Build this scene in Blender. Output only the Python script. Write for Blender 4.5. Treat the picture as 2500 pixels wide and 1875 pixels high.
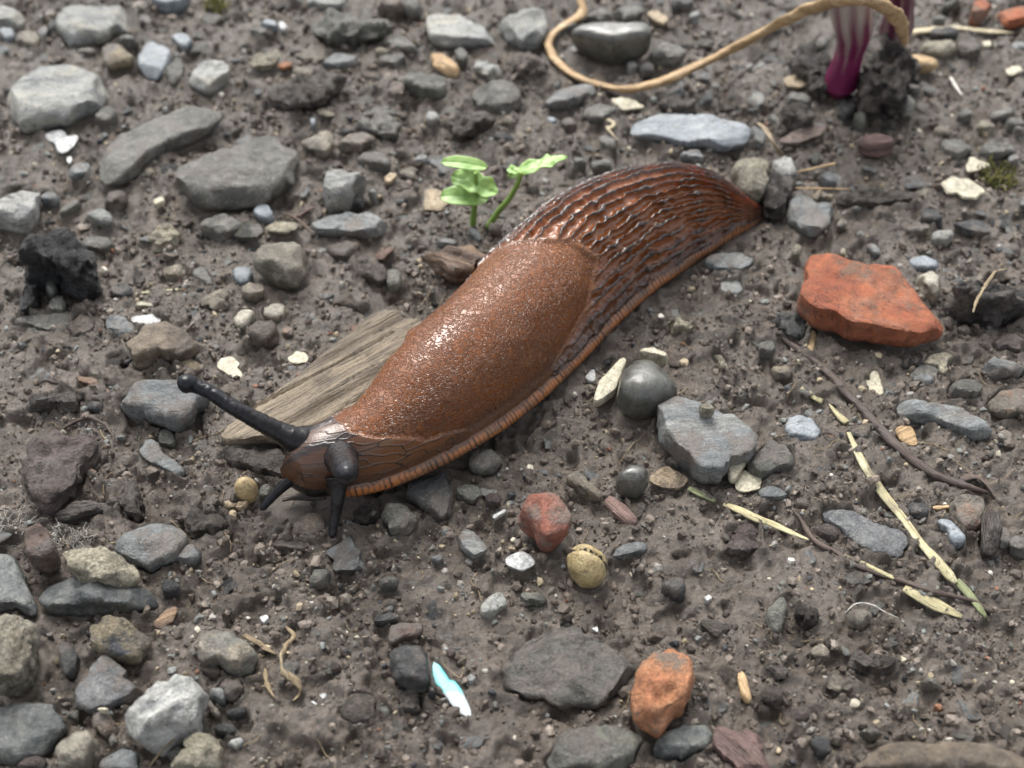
import bpy, math, random
import numpy as np

# ---------------------------------------------------------------- scene, camera, light
CM = 0.01                                   # everything below is written in centimetres
scene = bpy.context.scene
for o in list(bpy.data.objects):
    bpy.data.objects.remove(o)
col = scene.collection
rng = np.random.default_rng(7)
random.seed(7)

CAM_H, PITCH, LENS = 17.8, math.radians(47.0), 45.0
CAM_Y = -CAM_H / math.tan(PITCH)
cam_data = bpy.data.cameras.new('camera')
cam = bpy.data.objects.new('camera', cam_data)
col.objects.link(cam)
cam.location = (0, CAM_Y * CM, CAM_H * CM)
cam.rotation_euler = (math.pi / 2 - PITCH, 0, 0)
cam_data.lens = LENS
cam_data.sensor_width = 36
cam_data.clip_start = 0.005
cam_data.clip_end = 200
cam_data.dof.use_dof = True
cam_data.dof.focus_distance = 0.222
cam_data.dof.aperture_fstop = 20.0
scene.camera = cam

SUN_EL, SUN_AZ = math.radians(56), math.radians(-14)      # azimuth measured from +Y towards +X
world = bpy.data.worlds.new('World')
scene.world = world
world.use_nodes = True
wn, wl = world.node_tree.nodes, world.node_tree.links
wn.clear()
sky = wn.new('ShaderNodeTexSky'); sky.sky_type = 'NISHITA'; sky.sun_disc = False
sky.sun_elevation = SUN_EL; sky.sun_rotation = SUN_AZ
sky.air_density = 1.0; sky.dust_density = 4.0; sky.ozone_density = 1.0
hs = wn.new('ShaderNodeHueSaturation'); hs.inputs['Saturation'].default_value = 0.22   # cloud-veiled sky
bg = wn.new('ShaderNodeBackground'); bg.inputs['Strength'].default_value = 0.115
wo = wn.new('ShaderNodeOutputWorld')
wl.new(sky.outputs[0], hs.inputs['Color']); wl.new(hs.outputs[0], bg.inputs['Color']); wl.new(bg.outputs[0], wo.inputs['Surface'])

sun_data = bpy.data.lights.new('sun', 'SUN')
sun = bpy.data.objects.new('sun', sun_data); col.objects.link(sun)
sun_data.energy = 1.5; sun_data.angle = math.radians(36); sun_data.color = (1.0, 0.965, 0.91)
sun.rotation_euler = (math.pi / 2 - SUN_EL, 0, math.pi - SUN_AZ)
sun.location = (0, 0.5, 1)

scene.render.engine = 'CYCLES'
scene.render.resolution_x, scene.render.resolution_y = 1024, 768
vs = scene.view_settings
vs.view_transform = 'Standard'; vs.look = 'None'; vs.exposure = 1.25; vs.gamma = 1.0
vs.use_curve_mapping = False

# ---------------------------------------------------------------- pixel -> place
FLP = LENS / 36 * 2500
CP, SP = math.cos(PITCH), math.sin(PITCH)
def G(px, py, z=0.0):
    """point at height z (cm) that the photograph shows at pixel px, py"""
    nx, ny = (px - 1250) / FLP, -(py - 937.5) / FLP
    d = (nx, CP + ny * SP, -SP + ny * CP)
    t = (z - CAM_H) / d[2]
    return np.array((d[0] * t, CAM_Y + d[1] * t, z))
TX = {'0': 0, '1': 600, '2': 1200, '3': 1850}
TY = {'0': 0, '1': 450, '2': 920, '3': 1385}
def src(frame, x, y):
    if frame == 'F': return x * 1.1302, y * 1.1302
    if frame == 'C': return 400 + x / 1.4271, 380 + y / 1.4271
    return TX[frame[1]] + x / 3.386, TY[frame[0]] + y / 3.386
def P(frame, text):
    return np.array([src(frame, *map(float, q.split(','))) for q in text.split()])

# ---------------------------------------------------------------- noise
def _h(ix, iy, iz, seed):
    with np.errstate(over='ignore'):
        h = (ix.astype(np.uint32) * np.uint32(374761393) + iy.astype(np.uint32) * np.uint32(668265263)
             + iz.astype(np.uint32) * np.uint32(2147483647 - 58) + np.uint32((seed * 974711 + 12345) & 0xffffffff))
        h ^= h >> np.uint32(13); h *= np.uint32(1274126177); h ^= h >> np.uint32(16)
        h *= np.uint32(2246822519); h ^= h >> np.uint32(13)
    return h.astype(np.float64) / 4294967295.0
def vn3(x, y, z, seed=0):
    ix, iy, iz = np.floor(x).astype(np.int64), np.floor(y).astype(np.int64), np.floor(z).astype(np.int64)
    fx, fy, fz = x - ix, y - iy, z - iz
    fx, fy, fz = [f * f * f * (f * (f * 6 - 15) + 10) for f in (fx, fy, fz)]
    r = 0
    for a in (0, 1):
        for b in (0, 1):
            for c in (0, 1):
                w = (fx if a else 1 - fx) * (fy if b else 1 - fy) * (fz if c else 1 - fz)
                r = r + w * _h(ix + a, iy + b, iz + c, seed)
    return r * 2 - 1
def vn2(x, y, seed=0):
    ix, iy = np.floor(x).astype(np.int64), np.floor(y).astype(np.int64)
    fx, fy = x - ix, y - iy
    fx, fy = [f * f * f * (f * (f * 6 - 15) + 10) for f in (fx, fy)]
    k = np.zeros_like(ix); r = 0
    for a in (0, 1):
        for b in (0, 1):
            r = r + (fx if a else 1 - fx) * (fy if b else 1 - fy) * _h(ix + a, iy + b, k, seed)
    return r * 2 - 1
def fbm3(x, y, z, period, octv=4, seed=0, gain=0.5):
    r, a, f = 0, 1.0, 1.0 / period
    for o in range(octv):
        r = r + a * vn3(x * f + o * 3.7, y * f - o * 1.9, z * f + o * 7.1, seed + o); a *= gain; f *= 2.03
    return r
def fbm2(x, y, period, octv=4, seed=0, gain=0.5):
    r, a, f = 0, 1.0, 1.0 / period
    for o in range(octv):
        c, s = math.cos(o * 1.1), math.sin(o * 1.1)
        r = r + a * vn2((x * c - y * s) * f + o * 3.7, (x * s + y * c) * f - o * 1.9, seed + o); a *= gain; f *= 2.03
    return r
def worley2(x, y, seed=0):
    ix, iy = np.floor(x).astype(np.int64), np.floor(y).astype(np.int64)
    k = np.zeros_like(ix); b1 = np.full(x.shape, 9.0); b2 = np.full(x.shape, 9.0); rid = np.zeros(x.shape)
    for a in (-1, 0, 1):
        for b in (-1, 0, 1):
            cx, cy = ix + a, iy + b
            dx = cx + _h(cx, cy, k, seed) - x; dy = cy + _h(cx, cy, k + 1, seed) - y
            d = dx * dx + dy * dy
            near = d < b1
            b2 = np.where(near, b1, np.minimum(b2, d)); rid = np.where(near, _h(cx, cy, k + 2, seed), rid)
            b1 = np.minimum(b1, d)
    return np.sqrt(b1), np.sqrt(b2), rid
def sst(a, b, x):
    t = np.clip((x - a) / (b - a), 0, 1)
    return t * t * (3 - 2 * t)

# ---------------------------------------------------------------- mesh helpers
def mesh_data(name, v, quads=None, tris=None, smooth=True, colors=None, attrs=None):
    v = np.asarray(v, float) * CM
    me = bpy.data.meshes.new(name)
    quads = np.zeros((0, 4), int) if quads is None else np.asarray(quads, int)
    tris = np.zeros((0, 3), int) if tris is None else np.asarray(tris, int)
    nq, nt = len(quads), len(tris)
    me.vertices.add(len(v)); me.vertices.foreach_set('co', v.astype(np.float32).ravel())
    me.loops.add(nq * 4 + nt * 3)
    me.loops.foreach_set('vertex_index', np.concatenate([quads.ravel(), tris.ravel()]).astype(np.int32))
    me.polygons.add(nq + nt)
    st = np.concatenate([np.arange(nq) * 4, nq * 4 + np.arange(nt) * 3])
    me.polygons.foreach_set('loop_start', st.astype(np.int32))
    me.polygons.foreach_set('use_smooth', np.full(nq + nt, smooth, dtype=bool))
    if colors is not None:
        a = me.attributes.new('Col', 'FLOAT_COLOR', 'POINT')
        c = np.ones((len(v), 4), np.float32); c[:, :3] = colors
        a.data.foreach_set('color', c.ravel())
    for k, val in (attrs or {}).items():
        a = me.attributes.new(k, 'FLOAT', 'POINT'); a.data.foreach_set('value', np.asarray(val, np.float32))
    me.update(calc_edges=True); me.validate()
    return me
def link(name, me, mat, loc=(0, 0, 0), rotz=0.0, parent=None):
    o = bpy.data.objects.new(name, me); col.objects.link(o)
    if mat is not None and me is not None and not me.materials: me.materials.append(mat)
    o.location = tuple(float(c) * CM for c in loc); o.rotation_euler = (0, 0, rotz)
    if parent: o.parent = parent
    return o
def tag(o, label=None, cat=None, group=None, kind=None):
    for k, v in (('label', label), ('category', cat), ('group', group), ('kind', kind)):
        if v: o[k] = v
    return o
def grid_quads(n, m, wrap=True, off=0):
    """n rows of m vertices"""
    i = np.arange(n - 1)[:, None] * m; j = np.arange(m if wrap else m - 1)[None, :]
    jn = (j + 1) % m
    return (np.stack([i + j, i + jn, i + m + jn, i + m + j], -1).reshape(-1, 4)) + off
def tube_geo(path, rad, n=10, flat=1.0, twist=0.0, seed=0, rough=0.0, up=(0, 0, 1), step=None):
    """tapered tube along a smoothed path (cm); flat < 1 squeezes it into a ribbon"""
    path = np.asarray(path, float); rad = np.broadcast_to(np.asarray(rad, float), (len(path),))
    d = np.r_[0, np.cumsum(np.linalg.norm(np.diff(path, axis=0), axis=1))]
    L = d[-1]; step = step or max(0.04, float(rad.mean()) * 0.7)
    m = max(4, int(L / step)); t = np.linspace(0, L, m)
    p = np.stack([np.interp(t, d, path[:, k]) for k in range(3)], -1); r = np.interp(t, d, rad)
    if len(path) > 2:
        k = max(1, int(m / (len(path) - 1) * 0.45))
        ker = np.hanning(2 * k + 3)[1:-1]; ker /= ker.sum()
        pad = lambda a: np.concatenate([2 * a[:1] - a[k:0:-1], a, 2 * a[-1:] - a[-2:-k - 2:-1]])
        if m > k + 2:
            p = np.stack([np.convolve(pad(p[:, c:c + 1])[:, 0], ker, 'valid') for c in range(3)], -1)
    tan = np.gradient(p, axis=0); tan /= np.linalg.norm(tan, axis=1)[:, None] + 1e-9
    upv = np.asarray(up, float)
    side = np.cross(tan, upv); side /= np.linalg.norm(side, axis=1)[:, None] + 1e-6
    nrm = np.cross(side, tan)
    a = np.linspace(0, 2 * math.pi, n, endpoint=False)[None, :]
    tw = (twist * t / max(L, 1e-6))[:, None]
    ca, sa = np.cos(a), flat * np.sin(a)
    ca, sa = ca * np.cos(tw) - sa * np.sin(tw), ca * np.sin(tw) + sa * np.cos(tw)
    rr = r[:, None] * np.ones_like(a)
    if rough:
        rr = rr * (1 + rough * fbm3(np.cos(a) * 1.2 + t[:, None] * 0, np.sin(a) * 1.2 + t[:, None] * 0, t[:, None] / max(r.mean(), .02) * 0.35 + a * 0, 1.0, 3, seed))
    v = p[:, None, :] + rr[..., None] * (ca[..., None] * side[:, None, :] + sa[..., None] * nrm[:, None, :])
    v = v.reshape(-1, 3)
    q = grid_quads(m, n)
    v = np.concatenate([v, p[:1], p[-1:]])
    j = np.arange(n); jn = (j + 1) % n; c0 = m * n
    tr = np.concatenate([np.stack([jn, j, np.full(n, c0)], -1),
                         np.stack([j + (m - 1) * n, jn + (m - 1) * n, np.full(n, c0 + 1)], -1)])
    return v, q, tr

# ---------------------------------------------------------------- materials
def lin(h):
    c = [int(h[i:i + 2], 16) / 255 for i in (0, 2, 4)]
    return tuple(x / 12.92 if x <= 0.04045 else ((x + 0.055) / 1.055) ** 2.4 for x in c) + (1.0,)
class NT:
    def __init__(s, name):
        s.m = bpy.data.materials.new(name); s.m.use_nodes = True
        s.t = s.m.node_tree; s.t.nodes.clear()
        s.out = s.n('ShaderNodeOutputMaterial'); s.b = s.n('ShaderNodeBsdfPrincipled')
        s.l(s.b.outputs[0], s.out.inputs[0])
    def n(s, kind, **kw):
        nd = s.t.nodes.new(kind)
        for k, v in kw.items(): setattr(nd, k, v)
        return nd
    def l(s, a, b): s.t.links.new(a, b)
    def noise(s, vec, period, detail=4, rough=0.55, dist=0.0):
        nd = s.n('ShaderNodeTexNoise'); nd.inputs['Scale'].default_value = 1 / (period * CM)
        nd.inputs['Detail'].default_value = detail; nd.inputs['Roughness'].default_value = rough
        nd.inputs['Distortion'].default_value = dist
        s.l(vec, nd.inputs['Vector']); return nd.outputs['Fac']
    def ramp(s, fac, stops, interp='LINEAR'):
        nd = s.n('ShaderNodeValToRGB'); cr = nd.color_ramp; cr.interpolation = interp
        while len(cr.elements) < len(stops): cr.elements.new(0.5)
        for e, (p, c) in zip(cr.elements, stops):
            e.position = p; e.color = c if not isinstance(c, (int, float)) else (c, c, c, 1)
        s.l(fac, nd.inputs[0]); return nd.outputs[0]
    def mix(s, fac, a, b, mode='MIX'):
        nd = s.n('ShaderNodeMix'); nd.data_type = 'RGBA'; nd.blend_type = mode
        for i, val in ((0, fac), (6, a), (7, b)):
            if hasattr(val, 'is_linked') or hasattr(val, 'links'): s.l(val, nd.inputs[i])
            else: nd.inputs[i].default_value = val
        return nd.outputs[2]
    def math(s, op, a, b=0.0):
        nd = s.n('ShaderNodeMath'); nd.operation = op
        for i, val in ((0, a), (1, b)):
            if hasattr(val, 'links'): s.l(val, nd.inputs[i])
            else: nd.inputs[i].default_value = val
        return nd.outputs[0]
    def bump(s, h, dist, strength=1.0, prev=None):
        nd = s.n('ShaderNodeBump'); nd.inputs['Distance'].default_value = dist * CM
        nd.inputs['Strength'].default_value = strength
        s.l(h, nd.inputs['Height'])
        if prev: s.l(prev, nd.inputs['Normal'])
        return nd.outputs[0]
    def coords(s, stretch=(1, 1, 1), randomise=True):
        tc = s.n('ShaderNodeTexCoord'); v = tc.outputs['Object']
        if randomise:
            oi = s.n('ShaderNodeObjectInfo'); s.rand = oi.outputs['Random']
            ad = s.n('ShaderNodeVectorMath', operation='ADD')
            cb = s.n('ShaderNodeCombineXYZ')
            s.l(s.math('MULTIPLY', s.rand, 3.7), cb.inputs[0]); s.l(s.math('MULTIPLY', s.rand, 1.3), cb.inputs[1]); s.l(s.math('MULTIPLY', s.rand, 2.1), cb.inputs[2])
            s.l(v, ad.inputs[0]); s.l(cb.outputs[0], ad.inputs[1]); v = ad.outputs[0]
        s.raw = v
        if stretch != (1, 1, 1):
            mp = s.n('ShaderNodeVectorMath', operation='MULTIPLY'); mp.inputs[1].default_value = stretch
            s.l(v, mp.inputs[0]); v = mp.outputs[0]
        return v
    def vary(s, c, amt, sat=0.9, val=1.0):
        hv = s.n('ShaderNodeHueSaturation'); hv.inputs['Saturation'].default_value = sat
        s.l(s.math('ADD', s.math('MULTIPLY', s.rand, 2 * amt * val), (1 - amt) * val), hv.inputs['Value'])
        s.l(c, hv.inputs['Color']); return hv.outputs[0]
def rock(name, a, b, c, speck='c8c4b8', stretch=(1, 1, 1), pat=0.5, rough=(0.34, 0.62), bump=0.03, fine=0.05, spk=0.6, vary=0.16, mudc='776b60', mud=0.525, spec=0.5, sat=0.72, val=0.66, coat=0.7):
    """stone: a and b are the main tones, c rarer patches; fine pale specks, hairline cracks and dried-on mud"""
    t = NT(name); v = t.coords(stretch)
    big = t.noise(v, pat, 6, 0.65, 0.5); mid = t.noise(v, pat * 0.27, 5, 0.7, 0.3); fin = t.noise(t.raw, fine, 4, 0.75)
    k = t.ramp(big, [(0.36, lin(a)), (0.5, lin(b)), (0.63, lin(c))])
    k = t.mix(1.0, k, t.ramp(mid, [(0.28, 0.55), (0.5, 0.95), (0.72, 1.3)]), 'MULTIPLY')
    k = t.mix(1.0, k, t.ramp(fin, [(0.3, 0.62), (0.5, 1.0), (0.7, 1.25)]), 'MULTIPLY')
    k = t.mix(t.math('MULTIPLY', t.ramp(fin, [(spk, 0.0), (spk + 0.08, 1.0)]), 0.7), k, lin(speck))
    crk = t.math('ABSOLUTE', t.math('SUBTRACT', t.noise(v, pat * 1.1, 5, 0.6, 0.8), 0.5))
    crk = t.ramp(crk, [(0.0, 1.0), (0.012, 0.0)])
    k = t.mix(t.math('MULTIPLY', crk, 0.6), k, lin('2c2723'))
    dirt = t.noise(t.raw, 0.7, 7, 0.72)
    mc = t.mix(1.0, lin(mudc), t.ramp(fin, [(0.3, 0.6), (0.7, 1.35)]), 'MULTIPLY')
    dm = t.ramp(dirt, [(mud - 0.02, 0.0), (mud + 0.05, 1.0)])
    k = t.mix(t.math('MULTIPLY', dm, 0.88), k, mc)
    t.l(t.vary(k, vary, sat, val), t.b.inputs['Base Color'])
    t.l(t.ramp(mid, [(0.3, rough[0]), (0.7, rough[1])]), t.b.inputs['Roughness'])
    t.b.inputs['Specular IOR Level'].default_value = spec
    t.l(t.ramp(dirt, [(0.42, 0.0), (0.55, coat)]), t.b.inputs['Coat Weight']); t.b.inputs['Coat Roughness'].default_value = 0.25   # wet film
    h = t.mix(0.4, mid, fin)
    nb = t.bump(h, bump * 4.4, 1.0)
    nb = t.bump(crk, bump * 0.8, -0.6, nb)
    nb = t.bump(dm, 0.02, 0.5, nb); t.l(nb, t.b.inputs['Normal']); t.l(nb, t.b.inputs['Coat Normal'])
    return t.m
MAT = {}
MAT['slate'] = rock('slate', '6c7274', '848a8b', '9a9c96', stretch=(0.35, 1.3, 1.3), rough=(0.35, 0.65), bump=0.02)
MAT['grey'] = rock('grey_rock', '6b6a62', '85847a', '9c998b', pat=0.7)
MAT['pale'] = rock('pale_rock', '9aa09f', 'b4b6b0', 'c6c1ad', stretch=(0.5, 1.2, 1.2), speck='e0ddd0', pat=0.6, mud=0.66)
MAT['blue'] = rock('blue_stone', '6f7d88', '8a97a1', '9aa3a8', stretch=(0.5, 1, 1), rough=(0.4, 0.65), bump=0.012, mud=0.68)
MAT['tan'] = rock('tan_stone', '8f7f66', 'a89a80', 'b8ab90', speck='d6ccb4', pat=0.6)
MAT['brown'] = rock('brown_stone', '5c4c3e', '74614f', '8a7562', speck='a8977f', pat=0.6)
MAT['rust'] = rock('rusty_stone', '7a5a40', '8f8878', 'a5764e', speck='b89a78', pat=0.6)
MAT['dark'] = rock('dark_rock', '35373a', '47494a', '5a5b58', speck='8a8a84', rough=(0.3, 0.6), pat=0.5)
MAT['ochre'] = rock('ochre_rock', '9c8558', 'b39f74', '6f6a60', speck='d8cba4', pat=0.45)
MAT['cream'] = rock('cream_stone', 'b0a382', 'c9bd9a', '8c8266', speck='e4dcc2', pat=0.4, bump=0.05, fine=0.07, mud=0.64)
MAT['quartz'] = rock('quartz', 'a3a6a1', 'bcbcb5', '7c8081', speck='d6d5ce', stretch=(0.5, 1.4, 1), pat=0.6, rough=(0.3, 0.6), mud=0.7, val=0.85, coat=0.2)
MAT['smooth'] = rock('smooth_stone', '56574f', '63645c', '6f7067', speck='85857b', bump=0.003, rough=(0.25, 0.42), spk=0.7, mud=0.66)
MAT['olive'] = rock('olive_stone', '5c5d50', '74756a', '8c8b78', pat=0.6)
MAT['clod'] = rock('mud_clod', '4b4037', '5f5348', '74675a', speck='8f8577', pat=0.5, bump=0.06, rough=(0.4, 0.8), mud=0.5)
MAT['redclod'] = rock('reddish_clod', '5d4a40', '74605a', '8a786c', speck='a09284', pat=0.5, bump=0.06, rough=(0.4, 0.75), mud=0.6)
MAT['soil'] = rock('dark_soil', '241d19', '332a24', '443a31', speck='6b6257', pat=0.4, bump=0.07, rough=(0.3, 0.7), val=1.0)
MAT['char'] = rock('charcoal', '121315', '1e2022', '34353a', speck='6b6a68', stretch=(0.5, 1.3, 1.3), pat=0.5, bump=0.06, rough=(0.3, 0.6), mud=0.68, val=1.0)
MAT['brick'] = rock('brick', '9b5335', 'a9623e', 'a06b52', speck='b98462', pat=0.9, bump=0.03, rough=(0.5, 0.8), mud=0.56, mudc='7a6353', vary=0.06, fine=0.035, spk=0.66, sat=0.97, val=0.95, coat=0.0)
MAT['rbrick'] = rock('red_brick', '843f2a', '96543c', 'a07560', speck='bb9480', pat=0.7, bump=0.035, rough=(0.3, 0.55), mud=0.53, mudc='7d6c60', vary=0.06, sat=0.88, val=0.9, coat=0.3)
MAT['obrick'] = rock('orange_brick', 'ab6a40', 'b97c4e', 'a07355', speck='cfa27c', pat=0.7, bump=0.04, rough=(0.5, 0.8), mud=0.53, mudc='70665b', vary=0.06, sat=0.92, val=0.95, coat=0.0)
MAT['shell'] = rock('eggshell', 'b9ae8c', 'cbc19f', 'bfb592', speck='ded6bc', pat=0.6, bump=0.012, mud=0.68, mudc='7d7056', vary=0.08, val=0.85, coat=0.2)
MAT['white'] = rock('white_shard', 'bcbfbe', 'cfd0cd', 'a9aeb0', speck='e0dfda', pat=0.4, bump=0.012, mud=0.66, mudc='716a62', vary=0.05, val=0.85, coat=0.2)
MAT['leaf'] = rock('dead_leaf', 'a98a5e', 'c2a878', '8f7350', speck='d9c69c', pat=0.5, bump=0.02, mud=0.63, val=0.85, coat=0.2)
MAT['bleaf'] = rock('brown_leaf', '6d564a', '7d665a', '5d483d', speck='8f7c6e', pat=0.5, bump=0.02, mud=0.66, val=0.85, coat=0.2)
MAT['seed'] = rock('yellow_seed', 'b39247', 'c2a258', 'a8873f', speck='d2b878', pat=0.5, bump=0.004, rough=(0.3, 0.45), mud=0.75, vary=0.03, val=0.85, coat=0.2)
MAT['nut'] = rock('nutshell', 'a88c46', 'bfa55c', 'c9b272', speck='d8c488', pat=0.5, bump=0.012, rough=(0.28, 0.45), mud=0.6, mudc='6a5430', vary=0.03, sat=0.78, val=0.8)
MAT['greenleaf'] = rock('rotting_leaf', '2a2d1a', '3d3f26', '1d1f14', speck='5a5a3c', pat=0.4, bump=0.02, rough=(0.2, 0.4))
def wood(name, a, b, c, rough=(0.5, 0.8), grain=0.05, bump=0.05, mud=0.62, mudc='5a4f44'):
    t = NT(name); v = t.coords((0.07, 1, 1))
    g1 = t.noise(v, 0.32, 5, 0.6, 0.3); g2 = t.noise(v, grain, 4, 0.7); blot = t.noise(t.raw, 0.9, 5, 0.6)
    k = t.ramp(g1, [(0.3, lin(a)), (0.5, lin(b)), (0.66, lin(c))])
    k = t.mix(t.math('MULTIPLY', t.ramp(g2, [(0.32, 1.0), (0.5, 0.0)]), 0.65), k, lin('3a3028'))
    k = t.mix(t.math('MULTIPLY', t.ramp(g2, [(0.58, 0.0), (0.72, 1.0)]), 0.4), k, lin(c))
    k = t.mix(1.0, k, t.ramp(t.noise(t.raw, 0.05, 4, 0.7), [(0.3, 0.7), (0.7, 1.2)]), 'MULTIPLY')
    k = t.mix(t.math('MULTIPLY', t.ramp(blot, [(mud, 0.0), (mud + 0.1, 1.0)]), 0.75), k, lin(mudc))
    t.l(t.vary(k, 0.1), t.b.inputs['Base Color'])
    t.l(t.ramp(g1, [(0.3, rough[0]), (0.7, rough[1])]), t.b.inputs['Roughness'])
    t.l(t.bump(t.mix(0.6, g1, g2), bump * 2, 0.9), t.b.inputs['Normal'])
    return t.m
MAT['plank'] = wood('weathered_wood', '63574a', '857763', 'a09178', mud=0.55, bump=0.09, grain=0.045)
MAT['bark'] = wood('bark', '4a3a30', '6b5444', '8d7355', grain=0.08, bump=0.1)
MAT['barkred'] = wood('reddish_bark', '4a3734', '6a524d', '82685f', grain=0.08, bump=0.1)
MAT['darkbark'] = wood('dark_bark', '262220', '383230', '544c45', grain=0.07, bump=0.08, rough=(0.35, 0.6))
MAT['chip'] = wood('wood_chip', '9c7c50', 'b9986a', 'd0b486', mud=0.66)
MAT['straw'] = wood('straw', 'a2986c', 'bab084', 'cec6a0', grain=0.035, bump=0.03, mud=0.56)
MAT['greenstraw'] = wood('green_straw', '66704a', '7c8458', '9ca078', grain=0.035, bump=0.03, mud=0.56)
MAT['stalk'] = wood('dry_stalk', '9c7c4c', 'b79463', 'cfb388', grain=0.05, bump=0.03, mud=0.7, rough=(0.4, 0.6))
MAT['paleroot'] = wood('pale_straw', 'b8a884', 'cdbf9c', 'ded3b6', mud=0.68)
MAT['twig'] = wood('twig', '352a25', '4a3c35', '5f4f46', bump=0.03, rough=(0.45, 0.7))
MAT['fibre'] = wood('root_fibre', '7d6a4c', '958160', 'ab9a78', mud=0.6)
MAT['mould'] = wood('mould_threads', 'bdbbb2', 'cfcdc4', 'dcdad2', mud=0.9)
def attr_mat(name, rough=(0.45, 0.8), bump=0.015):
    t = NT(name); v = t.coords(randomise=False)
    a = t.n('ShaderNodeAttribute'); a.attribute_name = 'Col'
    f = t.noise(v, 0.03, 3, 0.7)
    t.l(t.mix(t.math('MULTIPLY', f, 0.6), a.outputs['Color'], t.mix(0.5, a.outputs['Color'], (0.01, 0.009, 0.008, 1))), t.b.inputs['Base Color'])
    t.l(t.ramp(f, [(0.3, rough[0]), (0.7, rough[1])]), t.b.inputs['Roughness'])
    t.l(t.bump(f, bump, 0.8), t.b.inputs['Normal'])
    return t.m
MAT['grit'] = attr_mat('grit')
# ---- mud
t = NT('wet_mud'); v = t.coords(randomise=False)
big = t.noise(v, 5.0, 4, 0.55, 0.3); med = t.noise(v, 0.9, 6, 0.65, 0.3); fin = t.noise(v, 0.11, 6, 0.75); gr = t.noise(v, 0.03, 4, 0.75)
k = t.ramp(med, [(0.3, lin('40362d')), (0.5, lin('6e6256')), (0.7, lin('92857a'))])
k = t.mix(t.math('MULTIPLY', t.ramp(big, [(0.38, 0.0), (0.62, 1.0)]), 0.5), k, lin('7f7467'))
k = t.mix(t.math('MULTIPLY', t.ramp(fin, [(0.56, 0.0), (0.7, 1.0)]), 0.45), k, lin('9a9085'))
k = t.mix(t.math('MULTIPLY', t.ramp(fin, [(0.32, 1.0), (0.46, 0.0)]), 0.7), k, lin('302924'))
k = t.mix(t.math('MULTIPLY', t.ramp(gr, [(0.64, 0.0), (0.7, 1.0)]), 0.5), k, lin('a0968a'))
t.l(k, t.b.inputs['Base Color'])
t.l(t.ramp(t.noise(v, 0.4, 5, 0.6), [(0.38, 0.3), (0.62, 0.65)]), t.b.inputs['Roughness'])
t.l(t.ramp(t.noise(v, 1.3, 5, 0.65), [(0.34, 0.3), (0.52, 1.0)]), t.b.inputs['Coat Weight']); t.b.inputs['Coat Roughness'].default_value = 0.2; t.b.inputs['Coat IOR'].default_value = 1.7
b1 = t.bump(fin, 0.19, 1.0); b2 = t.bump(gr, 0.055, 1.0, b1); t.l(b2, t.b.inputs['Normal']); t.l(t.bump(gr, 0.012, 1.0, t.bump(fin, 0.13, 1.0)), t.b.inputs['Coat Normal'])
MAT['mud'] = t.m
# ---- slug skin
t = NT('slug_skin'); v = t.coords(randomise=False)
a = t.n('ShaderNodeAttribute'); a.attribute_name = 'Col'
mk = t.n('ShaderNodeAttribute'); mk.attribute_name = 'mantle'
gl = t.n('ShaderNodeAttribute'); gl.attribute_name = 'gloss'
n1 = t.noise(v, 0.085, 2, 0.5, 1.1); n2 = t.noise(v, 0.03, 2, 0.5); n3 = t.noise(v, 0.5, 3, 0.5)
worm = t.math('ABSOLUTE', t.math('SUBTRACT', n1, 0.5))
worm = t.ramp(worm, [(0.0, 0.0), (0.10, 1.0)])
k = t.mix(t.math('MULTIPLY', t.math('MULTIPLY', t.math('SUBTRACT', 1.0, worm), mk.outputs['Fac']), 0.5), a.outputs['Color'], (0.045, 0.014, 0.005, 1))
t.l(k, t.b.inputs['Base Color'])
t.l(t.ramp(n3, [(0.35, 0.22), (0.65, 0.36)]), t.b.inputs['Roughness'])
t.l(t.math('MULTIPLY', gl.outputs['Fac'], 0.5), t.b.inputs['Specular IOR Level'])
t.l(t.math('MULTIPLY', gl.outputs['Fac'], 0.35), t.b.inputs['Coat Weight']); t.b.inputs['Coat Roughness'].default_value = 0.14
t.b.inputs['Subsurface Weight'].default_value = 0.12
t.b.inputs['Subsurface Radius'].default_value = (0.0012, 0.0004, 0.0002)
t.b.inputs['Subsurface Scale'].default_value = 1.0
h = t.math('MULTIPLY', worm, mk.outputs['Fac'])
nb = t.bump(h, 0.014, 1.0); nb2 = t.bump(n2, 0.006, 0.6, nb)
t.l(nb2, t.b.inputs['Normal']); t.l(nb2, t.b.inputs['Coat Normal'])
MAT['slug'] = t.m
def plain(name, c, rough=0.4, c2=None, sss=0.0, period=0.3):
    t = NT(name); v = t.coords(randomise=False)
    f = t.noise(v, period, 4, 0.6)
    t.l(t.ramp(f, [(0.35, lin(c)), (0.65, lin(c2 or c))]), t.b.inputs['Base Color'])
    t.b.inputs['Roughness'].default_value = rough
    t.l(t.bump(f, 0.02, 0.6), t.b.inputs['Normal'])
    if sss:
        t.b.inputs['Subsurface Weight'].default_value = sss; t.b.inputs['Subsurface Radius'].default_value = (0.001, 0.001, 0.0004); t.b.inputs['Subsurface Scale'].default_value = 1
    return t.m
MAT['sprout'] = plain('seedling_leaf', '7ba055', 0.4, '9dbf76', 0.2)
MAT['sproutstem'] = plain('seedling_stem', '67863c', 0.35, '7c9a4c', 0.2)
MAT['moss'] = plain('moss', '4a4a1e', 0.7, '66652c')
MAT['vcol'] = attr_mat('onion_skin', (0.22, 0.4), 0.008)
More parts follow.
